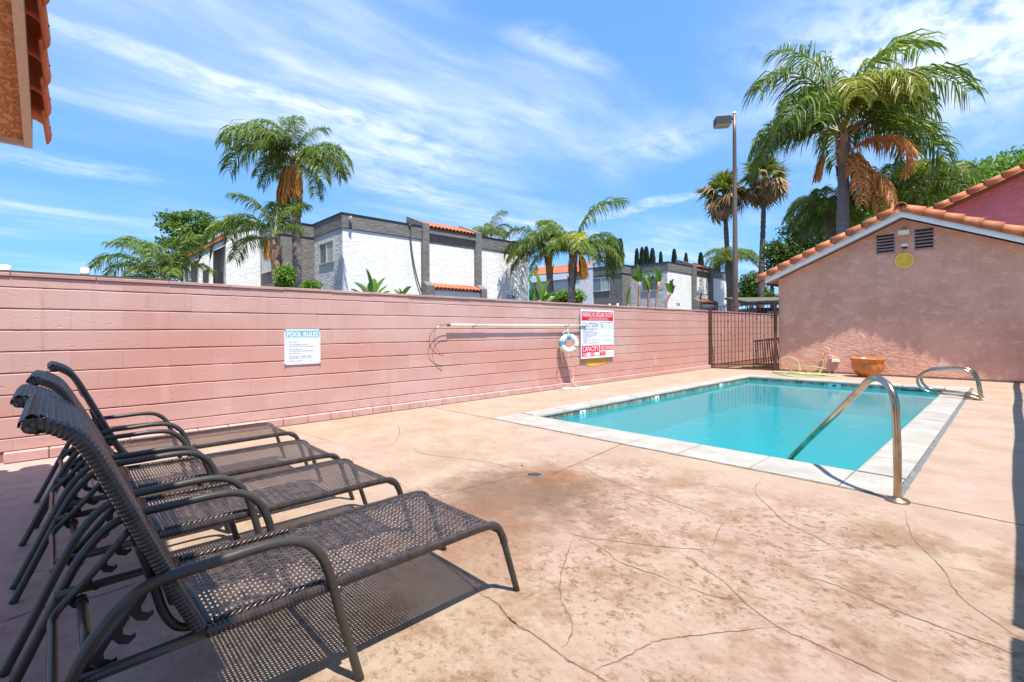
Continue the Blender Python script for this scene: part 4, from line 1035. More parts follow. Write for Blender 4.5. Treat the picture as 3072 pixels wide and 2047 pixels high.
def make_lounger(loc, label):
    t = thing('sun_lounger', label, 'sun lounger', loc, 'woven sun loungers lined up beside the wall'); L = V(loc)
    def B(g, nm, m, par=None, k=0):
        o = link(nm, g.mesh(nm, m), t); 
        if par is not None: o.parent = par; o.location = (0, 0, 0)
        return o
    for sx in (-1, 1):
        X_ = sx * .315
        arm = catmull([V((X_, .757, 0)), V((X_, .72, .14)), V((X_, .685, .27)), V((X_, .65, .41)), V((X_, .61, .495)), V((X_, .545, .545)), V((X_, .455, .558)), V((X_, .33, .555)), V((X_, .20, .550)), V((X_, .125, .522)), V((X_, .055, .44)), V((X_, .0, .33)), V((X_, -.07, .17)), V((X_, -.145, 0))], 6)
        g = MB(); g.tube(resample(arm, .02), .0155, 10); B(g, 'arm_frame', M['bronze'])
        xr = sx * .288
        rail = [V((xr, -.01, .345)), V((xr, .15, .347)), V((xr, .305, .350))]
        g = MB(); g.tube(rail, .0145, 10); B(g, 'side_rail', M['bronze'])
        rl = catmull([V((xr, .305, .350)), V((xr, .7, .348)), V((xr, 1.1, .350)), V((xr, 1.34, .350)), V((xr, 1.415, .335)), V((xr, 1.452, .285)), V((xr, 1.468, .24))], 8)
        B(wrap_tube(rl, .0165, .0042, .0011), 'wrapped_rail', M['wicker_wrap'])
        g = MB(); g.tube(catmull([V((xr, 1.466, .245)), V((xr, 1.50, .14)), V((xr, 1.545, 0))], 4), .0145, 10); B(g, 'front_leg', M['bronze'])
        # braided edge beside the seat
        bp = resample([V((sx * .262, .33, .362)), V((sx * .262, .72, .360))], .0055)
        for ph in (0, 2.1, 4.2):
            g = MB(); g.tube([q + V((.007 * math.cos(i * .55 + ph), 0, .006 * math.sin(i * .55 + ph))) for i, q in enumerate(bp)], .0052, 5); B(g, 'edge_braid', M['wicker'])
        # rack with four hooks
        xk = sx * .262
        ra, rb = V((xk, .015, .325)), V((xk, .185, .525)); 
        g = MB(); u = (rb - ra).normalized(); dn = V((0, u.z, -u.y)); Lr = (rb - ra).length
        for k in range(4):
            o_ = .022 + k * .060
            poly = [(o_ - .020, 0), (o_ + .036, 0), (o_ + .036, .010), (o_ + .012, .014), (o_ + .006, .026), (o_ + .018, .044), (o_ + .030, .048), (o_ + .026, .056), (o_ + .004, .052), (o_ - .014, .030)]
            poly = [(a, b * 1.05) for a, b in poly]
            g.prism(poly, lambda a, b, w_: tuple(ra + u * a + dn * (b * .55) + V((w_, 0, -b * .62))), -.0025, .0025)
        B(g, 'hook_plate', M['frame_dark'])
    # adjusting U tube, one piece through both racks
    U = catmull([V((-.25, .185, .525)), V((-.25, .09, .41)), V((-.25, .03, .345)), V((-.245, .0, .315)), V((-.22, -.015, .295)), V((-.15, -.015, .29)), V((0, -.015, .29)), V((.15, -.015, .29)), V((.22, -.015, .295)), V((.245, .0, .315)), V((.25, .03, .345)), V((.25, .09, .41)), V((.25, .185, .525))], 5)
    g = MB(); g.tube(U, .0125, 8); B(g, 'support_tube', M['bronze'])
    g = MB(); g.tube([(-.262, .055, .325), (.262, .055, .325)], .0135, 8); cb = B(g, 'cross_tube', M['bronze'])
    for sx in (-1, 1):
        g = MB(); g.tube([(sx * .250, .055, .325), (sx * .215, .055, .325)], .0175, 10); B(g, 'collar', M['frame_dark'], cb)
    g = MB(); g.tube([(-.315, .69, .26 + .075), (.315, .69, .335)], .011, 8); B(g, 'cross_bar', M['bronze'])
    g = MB(); g.tube([(-.288, 1.425, .318), (.288, 1.425, .318)], .0145, 8); B(g, 'foot_bar', M['bronze'])
    # seat
    seat = [(.315, .360), (.55, .352), (.85, .350), (1.1, .354), (1.31, .362), (1.385, .352), (1.435, .322)]
    B(weave(seat, -.276, .276, .0142, .0088, .0014), 'woven_seat', M['wicker'])
    g = MB(); g.tube([(-.27, .312, .352), (.27, .312, .352)], .016, 8); B(g, 'seat_edge', M['wicker_wrap'])
    # backrest
    bk = [(.292, .362), (.250, .455), (.206, .560), (.155, .685), (.104, .808), (.070, .888), (.040, .942), (.002, .975), (-.034, .990), (-.052, .975)]
    pr = [(y + .012, z + .006) for y, z in bk[:-2]] + [(-.038, 1.014), (-.058, 1.008), (-.069, .994), (-.067, .975)]
    br = B(weave(pr, -.272, .272, .0142, .0120, .0026, per=1), 'woven_back', M['wicker'])
    for sx in (-1, 1):
        P = catmull([V((sx * .283, y, z)) for y, z in bk], 8)
        B(wrap_tube(P, .0185, .0042, .0010, 10, 3), 'back_side', M['wicker_wrap'])
        P = catmull([V((sx * .27, .282, .368)), V((sx * .27, .238, .388)), V((sx * .27, .208, .440)), V((sx * .27, .190, .51)), V((sx * .27, .172, .58)), V((sx * .27, .155, .64))], 6)
        g = MB(); g.tube(P, .0115, 8); B(g, 'back_tube', M['frame_dark'])
    P = [V((x, -.046, .990)) for x in [-.297 + .594 * i / 20 for i in range(21)]]
    B(wrap_tube(P, .0175, .0050, .0010, 10, 3), 'head_roll', M['wicker_wrap'])
    for z_, y_ in ((.46, .228), (.80, .092)):
        g = MB(); g.tube([(-.27, y_, z_), (.27, y_, z_)], .010, 6); B(g, 'back_brace', M['frame_dark'])
    return t
l1 = make_lounger((-1.89, .005, 0), 'nearest woven brown sun lounger, its whole seat in the sun')
PIV = V((0, .292, .362)); BACKS = ('woven_back', 'back_side', 'head_roll', 'back_tube', 'back_brace')
def lean(t, deg):
    m3 = Matrix.Rotation(R(deg), 3, 'X')
    for ch in [x for x in bpy.data.objects if x.parent == t and x.name.split('.')[0] in BACKS]:
        ch.rotation_euler = (R(deg), 0, 0); ch.location = PIV - m3 @ PIV
for (x, y, a, ln), lb in zip([(-2.785, .005, .4, 5.2), (-3.585, .0, -.5, 2.8), (-4.51, .045, .8, 1.2)], ['second woven sun lounger from the camera, between the nearest one and two others', 'third woven sun lounger from the camera, second from the wall', 'farthest woven sun lounger, closest to the pink block wall']):
    c = clone_tree(l1, (x, y, 0)); c['label'] = lb; c.rotation_euler = (0, 0, R(a)); reg(c, (x, y, 0)); lean(c, ln)

# ================================================================== STREET LAMP
lp = GD(1690 * DK, 700 * DK, 17); lx, ly = lp.x, lp.y; ltop = 8.83
t = thing('street_lamp', 'tall brown pole lamp with a black box head behind the gate', 'street lamp', (lx, ly, 0))
g = MB(); n = 12; g.tube([(lx, ly, -.05 + (ltop + .05) * i / n) for i in range(n + 1)], [.105 - .05 * i / n for i in range(n + 1)], 14); g.build('pole', M['pole'], t)
g = MB(); g.tube([(lx, ly, ltop - .0), (lx, ly, ltop + .06)], .06, 12); g.build('pole_cap', M['cream'], t)
ad = V((-.72, -.69, 0)).normalized() * .0 + V((-.80, -.60, 0)).normalized()
g = MB(); g.bar(V((lx, ly, ltop - .15)), V((lx, ly, ltop - .15)) + ad * .16, .06, .10); g.build('arm', M['lamp_box'], t)
c = V((lx, ly, ltop - .25)) + ad * .40; sd = V((-ad.y, ad.x, 0))
g = MB(); g.obox(c, ad, sd, (0, 0, 1), .26, .20, .14); g.build('lamp_head', M['lamp_box'], t)
g = MB(); g.obox(c + V((0, 0, -.158)), ad, sd, (0, 0, 1), .22, .16, .012); g.build('lens', M['lens'], t)
g = MB(); g.obox(c + V((0, 0, -.155)), ad, sd, (0, 0, 1), .25, .19, .006); g.build('lens_frame', M['cream'], t)

# ================================================================== NEIGHBOUR BUILDINGS
def px_(f, y): return None
def pbox(par, nm, m, x0, x1, y0, y1, z0, z1):
    g = MB(); g.box(x0, x1, y0, y1, z0, z1); return g.build(nm, M[m], par)
def block_building(name, label, XF, Y0b, Y1b, top, num, P):
    """XF: plane of the east front. P: y positions and heights read along that front"""
    t = thing(name, label, 'building', (XF - 4, (Y0b + Y1b) / 2, 0))
    pbox(t, 'stucco_wall', 'stucco_white', XF - 9, XF, Y0b, Y1b, -.05, top - .6)
    bb = top - .58
    # parapet band, butted around the piers
    pbox(t, 'parapet_band', 'stucco_grey', XF - 9, XF + .05, Y0b - .05, P['pL0'], bb, top)
    pbox(t, 'parapet_band', 'stucco_grey', XF - 9, XF + .05, P['pR1'], Y1b + .03, bb, top)
    pbox(t, 'parapet_core', 'stucco_grey', XF - 9, XF - .5, P['pL0'], P['pR1'], top - .7, top - .1)
    pbox(t, 'parapet_coping', 'lamp_box', XF - 9.02, XF + .08, Y0b - .08, P['pL0'], top, top + .04)
    pbox(t, 'parapet_coping', 'lamp_box', XF - 9.02, XF + .08, P['pR1'], Y1b + .06, top, top + .04)
    # two piers with raked tops carrying a tiled awning
    for a, b in ((P['pL0'], P['pL1']), (P['pR0'], P['pR1'])):
        g = MB(); g.prism([(XF + .17, 2.2), (XF + .17, top + .16), (XF - 1.25, top + .70), (XF - 1.25, 2.2)], lambda u, v, w_: (u, w_, v), a, b); g.build('pier', M['stucco_grey'], t)
        g = MB(); g.prism([(XF + .55, -.05), (XF + .55, P['low'] + .0), (XF + .171, P['low'] + .22), (XF + .171, -.05)], lambda u, v, w_: (u, w_, v), a - .02, b + .02); g.build('lower_pier', M['stucco_grey'], t)
    ya, yb = P['pL1'], P['pR0']
    pbox(t, 'lintel', 'stucco_grey', XF + .0, XF + .15, ya, yb, top - .28, top - .08)
    g = MB(); g.prism([(XF + .01, top - .7), (XF + .14, top - .09), (XF + .16, top - .02), (XF - 1.2, top + .49), (XF - 1.2, top - .7)], lambda u, v, w_: (u, w_, v), ya + .002, yb - .002); g.build('awning_body', M['stucco_grey'], t)
    def tiles(xa, za, xb, zb):
        g = MB(); y = ya + .11
        while y < yb: 
            q = barrel((xa, y, za), (xb, y, zb), .10, .09, 0, 180, .02, 6); g.add(q.v, q.f, True); y += .215
        g.add([(xa, ya, za), (xa, yb, za), (xb, yb, zb), (xb, ya, zb)], [(0, 1, 2, 3)])
        return tag(g.build('awning_tiles', M['tile_red'], t), kind='stuff')
    tiles(XF + .20, top + .0, XF - 1.2, top + .52)
    tiles(XF + .62, P['low'] - .14, XF + .05, P['low'] + .10)
    pbox(t, 'lower_lintel', 'stucco_white', XF + .02, XF + .50, ya, yb, P['low'] - .45, P['low'] - .20)
    me = text_mesh(num[0], M['black_ink'], num[2], num[3], .03, fn=lambda a, b: V((XF + .012, num[1] + a, num[4] + b))); link('house_number', me, t, (0, 0, 0))
    return t
A = block_building('apartment_building', 'white and grey two storey stucco block numbered 17-20 over the wall, palms before it', -18.92, 8.52, 19.32, 6.02, ('17-20', 17.74, .54, .17, 2.95),
                   dict(pL0=12.26, pL1=12.62, pR0=15.42, pR1=15.79, low=3.28))
qz = lambda x, y: (550 + x / 2.241, 350 + y / 2.241)
def window(t, plane, axis, a0, a1, z0, z1, two=True, glass=('glass', 'blind')):
    """axis 'y': wall faces -Y at y=plane, a is x. axis 'x': wall faces +X, a is y"""
    def bx(nm, m, u0, u1, w0, w1, d0, d1, par=t):
        if axis == 'y': g = MB(); g.box(u0, u1, plane - d1, plane - d0, w0, w1)
        else: g = MB(); g.box(plane + d0, plane + d1, u0, u1, w0, w1)
        o = link(nm, g.mesh(nm, M[m], WL[t.name]), t)
        if par is not t: o.parent = par; o.location = (0, 0, 0)
        return o
    f = .05
    fr = bx('window', 'alu', a0, a1, z0, z0 + f, .002, .05)
    for r in ((a0, a1, z1 - f, z1), (a0, a0 + f, z0 + f, z1 - f), (a1 - f, a1, z0 + f, z1 - f), ((a0 + a1) / 2 - f / 2, (a0 + a1) / 2 + f / 2, z0 + f, z1 - f)): bx('window_frame', 'alu', *r, .002, .05, fr)
    mid = (a0 + a1) / 2
    bx('pane', glass[0], a0 + f, mid - f / 2, z0 + f, z1 - f, .004, .02, fr); bx('pane', glass[1], mid + f / 2, a1 - f, z0 + f, z1 - f, .004, .015, fr)
window(A, 8.50, 'y', -21.17, -19.66, 4.12, 5.05, glass=('glass', 'blind'))
pbox(A, 'side_stucco', 'stucco_lightgrey', -21.8, -18.935, 8.503, 8.519, -.05, 5.43)
pbox(A, 'grey_wing', 'stucco_grey', -24.6, -21.8, 7.05, 8.50, -.05, 5.42); pbox(A, 'parapet_band', 'stucco_grey', -24.6, -21.76, 7.01, 8.46, 5.43, 5.98); pbox(A, 'parapet_coping', 'lamp_box', -24.6, -21.73, 6.98, 8.43, 5.981, 6.02)
window(A, 7.03, 'y', -24.2, -22.85, 3.9, 5.0, glass=('blind', 'blind'))
# white sloped part and balconies at the left end
XW = -24.62
def wq(x, y): p = GX(*qz(x, y), XW); return (p.y, p.z)
def wall_poly(par, nm, m, pts, th=.25, x=XW):
    g = MB(); g.prism(pts, lambda u, v, w_: (w_, u, v), x - th, x); return g.build(nm, M[m], par)
wall_poly(A, 'white_wing', 'stucco_white', [(wq(285, 800)[0], -.05), (7.3, -.05), (7.3, wq(505, 738)[1]), wq(285, 785)], 3)
g = MB(); a = wq(285, 785); b = (7.0, wq(505, 738)[1]); g.prism([(a[0] - .1, a[1] - .02), (b[0], b[1] - .0), (b[0], b[1] + .1), (a[0] - .1, a[1] + .1)], lambda u, v, w_: (w_, u, v), XW - 3, XW + .05); g.build('roof_edge', M['stucco_white'], A)
L0 = wq(40, 945); L1 = wq(283, 815)
wall_poly(A, 'balcony_back', 'stucco_lightgrey', [(L0[0], -.05), (L1[0], -.05), (L1[0], L1[1]), L0], .2, XW - 1.2)
def seg_(x0, x1, yt0, yt1, yb0=1130, yb1=1130, nm='balcony_pier', m='stucco_white'):
    wall_poly(A, nm, m, [wq(x0, yb0), wq(x1, yb1), wq(x1, yt1), wq(x0, yt0)], .25)
seg_(40, 50, 945, 940); seg_(103, 130, 985, 940 - 5, 1130, 1130); seg_(176, 200, 1010, 905)
g = MB(); tp = [wq(40, 985), wq(103, 955), wq(130, 1035), wq(176, 1015), wq(200, 900), wq(283, 860), wq(283, 822), wq(40, 945)]
for a, b in ((0, 1),): pass
wall_poly(A, 'balcony_header', 'stucco_white', [wq(50, 985), wq(103, 960), wq(103, 925), wq(50, 942)], .25)
wall_poly(A, 'balcony_header', 'stucco_white', [wq(130, 1040), wq(176, 1015), wq(176, 880), wq(130, 905)], .25)
wall_poly(A, 'balcony_header', 'stucco_white', [wq(200, 905), wq(283, 868), wq(283, 825), wq(200, 868)], .25)
wall_poly(A, 'roof_trim', 'tile_red', [(L0[0] - .05, L0[1]), (L1[0], L1[1]), (L1[0], L1[1] + .12), (L0[0] - .05, L0[1] + .12)], 3, XW + .1)
wall_poly(A, 'balcony_rail', 'lamp_box', [wq(210, 1120), wq(280, 1118), wq(280, 1035), wq(206, 1050)], .04, XW - .3)
# drain pipe, camera
dp = [GX(*qz(*q), -18.83) for q in ((1518, 735), (1525, 725), (1532, 740), (1528, 820), (1545, 960), (1570, 1080), (1600, 1175))]
g = MB(); g.tube(catmull(dp, 4), .035, 6); g.build('drain_pipe', M['pole'], A)
for q, sgn in (((1125, 678), 1), ((2308, 872), -1)):
    p = GX(*qz(*q), -18.80); g = MB(); g.tube([p, p + V((.16, -.10, -.05))], .06, 8); g.build('camera', M['cream'], A)
B_ = block_building('apartment_building', 'more distant white and grey stucco block numbered 21-24, left of the pole lamp', -17.05, 31.64, 42.04, 6.0, ('21-24', 32.9, .55, .2, 2.95),
                    dict(pL0=35.29, pL1=35.86, pR0=38.24, pR1=38.8, low=3.35))
pbox(B_, 'side_stucco', 'stucco_lightgrey', -20.7, -17.06, 31.622, 31.639, -.05, 5.41)
window(B_, 31.60, 'y', -19.1, -17.75, 4.0, 5.05, glass=('glass', 'glass'))
pbox(B_, 'grey_wing', 'stucco_grey', -23.15, -20.05, 30.5, 31.6, -.05, 5.4); pbox(B_, 'parapet_band', 'stucco_grey', -23.17, -20.0, 30.44, 31.58, 5.41, 6.0); pbox(B_, 'parapet_coping', 'lamp_box', -23.17, -19.97, 30.40, 31.56, 6.001, 6.05)
window(B_, 30.48, 'y', -22.75, -21.15, 4.15, 5.22, glass=('glass', 'blind'))
qb = lambda x, y: (1500 + x / 4.355, 560 + y / 4.355)
def yq(x, y, pl=30.45): p = GY(*qb(x, y), pl); return (p.x, p.z)
g = MB(); g.prism([yq(1048, 1600), yq(1215, 1600), yq(1215, 1010), yq(1330, 962), yq(1325, 955), yq(1180, 1020), yq(1048, 1090)][::-1], lambda u, v, w_: (u, w_, v), 30.42, 30.7); g.build('white_fin', M['stucco_white'], B_)
# tiled roof wing between the two blocks
Cw = thing('tiled_wing', 'low white building with orange tile roof between the two grey parapet blocks', 'building', (-27, 33, 0))
a0, a1, b1, b0 = GY(*qb(365, 1170), 32), GY(*qb(1045, 1120), 32), GY(*qb(1240, 985), 36), GY(*qb(470, 1075), 36)
g = MB(); nrow = 34
for i in range(nrow):
    k = (i + .5) / nrow; p0 = a0.lerp(a1, k); p1 = b0.lerp(b1, k); w_ = (a1 - a0).length / nrow / 2
    q = barrel(p0, p1, w_ * 1.05, w_ * .95, 0, 180, .03, 5); g.add(q.v, q.f, True)
g.add([a0, a1, b1, b0], [(0, 1, 2, 3)]); tag(g.build('roof_tiles', M['tile_red'], Cw), kind='stuff')
g = MB(); g.box(a0.x, a1.x, 32.2, 36, -.05, a1.z - .1); g.build('stucco_wall', M['stucco_lightgrey'], Cw)
g = MB(); g.box(a0.x, a1.x, 31.98, 32.15, a1.z - .45, a1.z - .02); g.build('fascia_board', M['white_wood'], Cw)
for (x0, x1, zt) in ((965, 1040, 1235),):
    p0, p1 = GY(*qb(x0, 1235), 32.1), GY(*qb(x1, 1350), 32.1); g = MB(); g.box(p0.x, p1.x, 32.12, 32.19, p1.z, p0.z); g.build('window', M['dark'], Cw)
# low shingle roofed house seen over the gate
t = thing('shingle_house', 'low dark building with old shingle roof seen over the top of the gate', 'building', (-13, 30, 0))
p0 = GD(1735 * DK, 706 * DK, 28); p1 = GD(1790 * DK, 702 * DK, 28); 
g = MB(); dv = (p1 - p0); dv.z = 0; dv.normalize(); nv = V((-dv.y, dv.x, 0))
A0 = V((p0.x, p0.y, 0)); LEN = 7
def hp(s_, d_, z): return A0 + dv * s_ + nv * d_ + V((0, 0, z))
g.add([hp(0, 0, 2.72), hp(LEN, 0, 2.72), hp(LEN, 4, 3.3), hp(0, 4, 3.3), hp(0, 0, 2.6), hp(LEN, 0, 2.6), hp(LEN, 4, 3.15), hp(0, 4, 3.15)], [(0, 1, 2, 3), (4, 7, 6, 5), (0, 4, 5, 1), (2, 6, 7, 3), (1, 5, 6, 2), (0, 3, 7, 4)]); g.build('roof', M['shingle'], t)
g = MB(); c = hp(LEN / 2, 2, 1.2); g.obox(c, dv, nv, (0, 0, 1), LEN / 2 - .3, 1.6, 1.25); g.build('wall', M['lamp_box'], t)
for k in range(5):
    g = MB(); g.obox(hp(1.2 + k * 1.15, .37, 1.9), dv, nv, (0, 0, 1), .32, .02, .35); g.build('window', M['blind'], t)
# vents behind the wall at the far left and a low carport roof under them
cp = thing('carport', 'flat grey carport roof just showing over the left end of the block wall', 'carport', (-9.5, .5, 0))
g = MB(); g.box(-11, -8.2, -3.5, 1.2, 1.90, 1.955); g.build('roof_deck', M['shingle'], cp)
for x, y in ((-10.8, -3), (-8.4, -3), (-10.8, 1), (-8.4, 1)):
    g = MB(); g.box(x - .05, x + .05, y - .05, y + .05, -.05, 1.90); g.build('post', M['pole'], cp)
for (px0, py0, w_, lb) in ((8, 812, .075, 'large white roof vent cap cut by the left edge of the picture'), (255, 820, .048, 'small white roof vent cap above the left end of the wall')):
    p = GX(px0, py0, -9.0); t = thing('roof_vent', lb, 'vent', (p.x, p.y, 1.955)); z0 = p.z
    g = MB(); g.tube([(p.x, p.y, 1.955), (p.x, p.y, z0)], w_ * .7, 12); g.build('vent_pipe', M['white_metal'], t)
    g = MB(); g.lathe([(0, .07), (w_, .06), (w_ * 1.05, -.01), (w_ * 1.05, -.03), (w_ * .8, -.035), (w_ * .8, -.07)], 16, (p.x, p.y, z0 + .01)); g.build('vent_cap', M['white_metal'], t)
# ================================================================== VEGETATION
def frond_mesh(name, L=2.6, e0=60, bend=110, leaf=.95, nl=84, mats=None, droop=1.4, w=.036, seed=0, pet=.2, curl=0.0, spread=.72):
    """feather frond growing from the origin along +X, hanging leaflets"""
    rnd = random.Random(seed); g = MB(); N = 16; P = [V((0, 0, 0))]; a = R(e0)
    for i in range(N):
        k = i / N; a -= R(bend) / N * (.35 + 1.3 * k); P.append(P[-1] + V((math.cos(a), curl * k * .5, math.sin(a))) * (L / N))
    g.cur = 1; g.tube(P, [.022 * (1 - i / N) + .005 for i in range(N + 1)], 5)
    g.cur = 0
    def at_(t):
        f = t * N; i = min(int(f), N - 1); return P[i].lerp(P[i + 1], f - i), (P[i + 1] - P[i]).normalized()
    for s_ in (-1, 1):
        for j in range(nl):
            t = pet + (1 - pet) * (j + rnd.random()) / nl; p, tg = at_(min(t, .999))
            ll = leaf * (.45 + .75 * math.sin(PI * min(1, .12 + t * .80))) * rnd.uniform(.75, 1.1)
            up = V((0, 1, 0)).cross(tg) * -1
            d = (V((0, s_, 0)) * rnd.uniform(.7, 1.0) * spread + tg * rnd.uniform(.25, .7) + V((0, 0, 1)) * rnd.uniform(-.1, .45)).normalized()
            q = p.copy(); c = [q.copy()]; nseg = 3
            for m_ in range(nseg):
                q = q + d * (ll / nseg); c.append(q.copy()); d = (d + V((0, 0, -1)) * droop * rnd.uniform(.45, .95)).normalized()
            wv_ = V((rnd.uniform(-1, 1), rnd.uniform(-.4, .4), .3)).cross(c[-1] - c[0]); wv_ = wv_.normalized() if wv_.length > 1e-6 else V((1, 0, 0))
            ww = w * rnd.uniform(.8, 1.2)
            g.add([c[0] - wv_ * ww * .3, c[0] + wv_ * ww * .3, c[1] - wv_ * ww * .5, c[1] + wv_ * ww * .5, c[2] - wv_ * ww * .38, c[2] + wv_ * ww * .38, c[3]], [(0, 1, 3, 2), (2, 3, 5, 4), (4, 5, 6)])
    return g.mesh(name, mats or [M['frond'], M['rachis']])
FR = {}
for e in (82, 62, 42, 22, 2, -22):
    FR[e] = [frond_mesh('frond', {82: 3.3, 62: 3.1}.get(e, 2.9), e, {82: 95, 62: 118, 42: 112, 22: 95, 2: 78, -22: 62}[e], seed=e + 100 * s_) for s_ in (0, 1)]
FRY = [frond_mesh('frond', 2.9, 66, 150, .85, 84, [M['frond_yel'], M['rachis']], seed=7), frond_mesh('frond', 2.7, 76, 170, .85, 80, [M['frond_yel'], M['rachis']], seed=8)]
FRD = [frond_mesh('dead_frond', 2.5, 38, 170, .55, 60, [M['frond_dead'], M['rachis_dead']], 1.3, .04, 21, .12), frond_mesh('dead_frond', 2.3, -35, 65, .45, 50, [M['frond_dead'], M['rachis_dead']], 1.4, .04, 22, .12)]
def trunk_mesh(base, top, r0, r1, jag=.04, n=40, seg=12, seed=1, rings=0):
    rnd = random.Random(seed); g = MB(); base, top = V(base), V(top); P = []; rr = []
    for i in range(n + 1):
        k = i / n; P.append(base.lerp(top, k) + V((math.sin(k * 5 + seed) * .03, math.cos(k * 4) * .03, 0)) * (top - base).length * .08)
        rr.append((r0 + (r1 - r0) * k) * (1 + rnd.uniform(-jag, jag) + (rings if i % 2 else 0)))
    g.tube(P, rr, seg); return g
def fruit(parent, c, L=1.1, n=110, r=.16, lean=V((0, 0, 0)), nm='fruit_cluster', seed=0, m='fruit'):
    rnd = random.Random(seed); g = MB()
    for i in range(n):
        a = rnd.uniform(0, 2 * PI); rr_ = r * math.sqrt(rnd.random()); p = c + V((rr_ * math.cos(a) * .4, rr_ * math.sin(a) * .4, rnd.uniform(-.15, .1))); d = V((math.cos(a) * .18, math.sin(a) * .18, -1)) + lean * .5
        q = [p.copy()]
        for k in range(4): p = p + d.normalized() * (L / 4 * rnd.uniform(.6, 1.15)); d = d + V((0, 0, -.8)); q.append(p.copy() + V((rnd.uniform(-.03, .03), rnd.uniform(-.03, .03), 0)))
        s_ = V((math.cos(a + 1), math.sin(a + 1), 0)) * .011; vs = []
        for p_ in q: vs += [p_ - s_, p_ + s_]
        g.add(vs, [(2 * k, 2 * k + 1, 2 * k + 3, 2 * k + 2) for k in range(4)])
    return g.build(nm, M[m], parent)
def queen_palm(label, base, crown, fronds, scale=1.0, r0=.17, r1=.13, seed=1, group=None, boots=1.4, yel=(), dead=(), fruits=(), bark='bark', name='queen_palm', spear=True):
    """fronds: (azimuth deg, elevation class, scale)"""
    rnd = random.Random(seed); base, crown = V(base), V(crown); t = thing(name, label, 'palm tree', (base.x, base.y, 0), group)
    trunk_mesh(V((base.x, base.y, -.05)), crown - V((0, 0, .15)), r0, r1, .05, 46, 12, seed, .05).build('trunk', M[bark], t)
    g = MB()                                                   # old leaf bases clasping the upper trunk
    for i in range(int(26 * boots)):
        k = rnd.random(); z = crown.z - .1 - k * boots; a = rnd.uniform(0, 2 * PI); c = crown.lerp(base, 0); c = V((crown.x + (base.x - crown.x) * (crown.z - z) / max(.1, crown.z), crown.y + (base.y - crown.y) * (crown.z - z) / max(.1, crown.z), z))
        o = V((math.cos(a), math.sin(a), 0)); s_ = V((-o.y, o.x, 0)); rr_ = r1 * 1.05; tip = rnd.uniform(.05, .16)
        g.add([c + o * rr_ - s_ * .10 + V((0, 0, -.2)), c + o * rr_ + s_ * .10 + V((0, 0, -.2)), c + o * (rr_ + .05) + s_ * .07 + V((0, 0, .12)), c + o * (rr_ + .05) - s_ * .07 + V((0, 0, .12)), c + o * (rr_ + tip) + V((0, 0, .32))], [(0, 1, 2, 3), (3, 2, 4)])
    if boots: g.build('leaf_bases', M['boot'], t)
    for az, e, s_ in fronds:
        o = link('frond', rnd.choice(FR[e]), t, crown + V((0, 0, rnd.uniform(-.12, .12)))); o.rotation_euler = (R(rnd.uniform(-8, 8)), 0, R(az)); o.scale = (s_ * scale,) * 3
    for az, s_ in yel:
        o = link('frond', rnd.choice(FRY), t, crown + V((0, 0, .1))); o.rotation_euler = (0, 0, R(az)); o.scale = (s_ * scale,) * 3
    for az, k, s_ in dead:
        o = link('dead_frond', FRD[k], t, crown - V((0, 0, .15 if scale < 1.1 else .75))); o.rotation_euler = (0, 0, R(az)); o.scale = (s_ * scale,) * 3
    for i, (dx, dy, L, m) in enumerate(fruits): fruit(t, crown + V((dx, dy, -.15 if scale < 1.1 else -.8)), L, seed=i + seed, m=m, lean=V((dx, dy, 0)) * 1.5)
    return t
# image right = world azimuth of Rt
AR = math.degrees(math.atan2(Rt.y, Rt.x)); AL = AR + 180; AF = AR + 90; AB = AR - 90     # right, left, away, toward the camera
def ring_of(n, e, s_, off=0, seed=0):
    rnd = random.Random(seed); return [(360 * i / n + off + rnd.uniform(-12, 12), e, s_ * rnd.uniform(.88, 1.1)) for i in range(n)]
# big palm behind the gable building
c4_ = GD(1938 * DK, 345 * DK, 19); b4 = GD(1934 * DK, 540 * DK, 19)
bigp = queen_palm('large queen palm with yellow young fronds and dead orange fronds behind the gable building', b4, c4_ + V((0, 0, .55)),
    [(AL + 5, 22, 1.15), (AL - 20, 42, 1.1), (AL + 28, 42, 1.2), (AL + 15, 62, 1.40), (AR - 8, 22, 1.2), (AR + 20, 42, 1.30), (AR - 15, 62, 1.4), (AR + 25, 62, 1.45), (AR + 5, 42, 1.2), (AF + 10, 62, 1.15),
     (AF - 30, 42, 1.1), (AF + 50, 42, 1.1), (AB + 40, 42, .95), (AB - 50, 42, .95), (AR + 8, 82, 1.5), (AL + 5, 82, 1.2), (AF, 82, 1.1), (AL - 35, 22, 1.1), (AB + 75, 62, 1.0), (AB - 70, 62, 1.0)], 1.2, .24, .18, 3, boots=1.5, bark='bark_grey',
    yel=((AB + 10, 1.15), (AB - 25, 1.1), (AB + 35, 1.05), (AB - 5, .95), (AB - 45, 1.0), (AB + 20, 1.2)), dead=((AR - 15, 0, 1.15), (AR - 35, 0, 1.05), (AR + 5, 1, 1.3), (AR - 60, 1, 1.3), (AR - 100, 1, 1.0), (AR - 20, 1, 1.25)), fruits=((-.55, -.5, 1.0, 'fruit'), (.45, .1, 1.3, 'fruit'), (.3, -.1, 1.4, 'frond_dead')))
# spathe
g = MB(); P = catmull([c4_ + V((.05, 0, .4)), c4_ + V((.35, .2, .75)), c4_ + V((.62, .45, 1.05)), c4_ + V((.95, .7, 1.15))], 5); g.tube(P, [.02 + .06 * math.sin(PI * i / (len(P) - 1)) for i in range(len(P))], 7); g.build('flower_sheath', M['boot'], bigp)
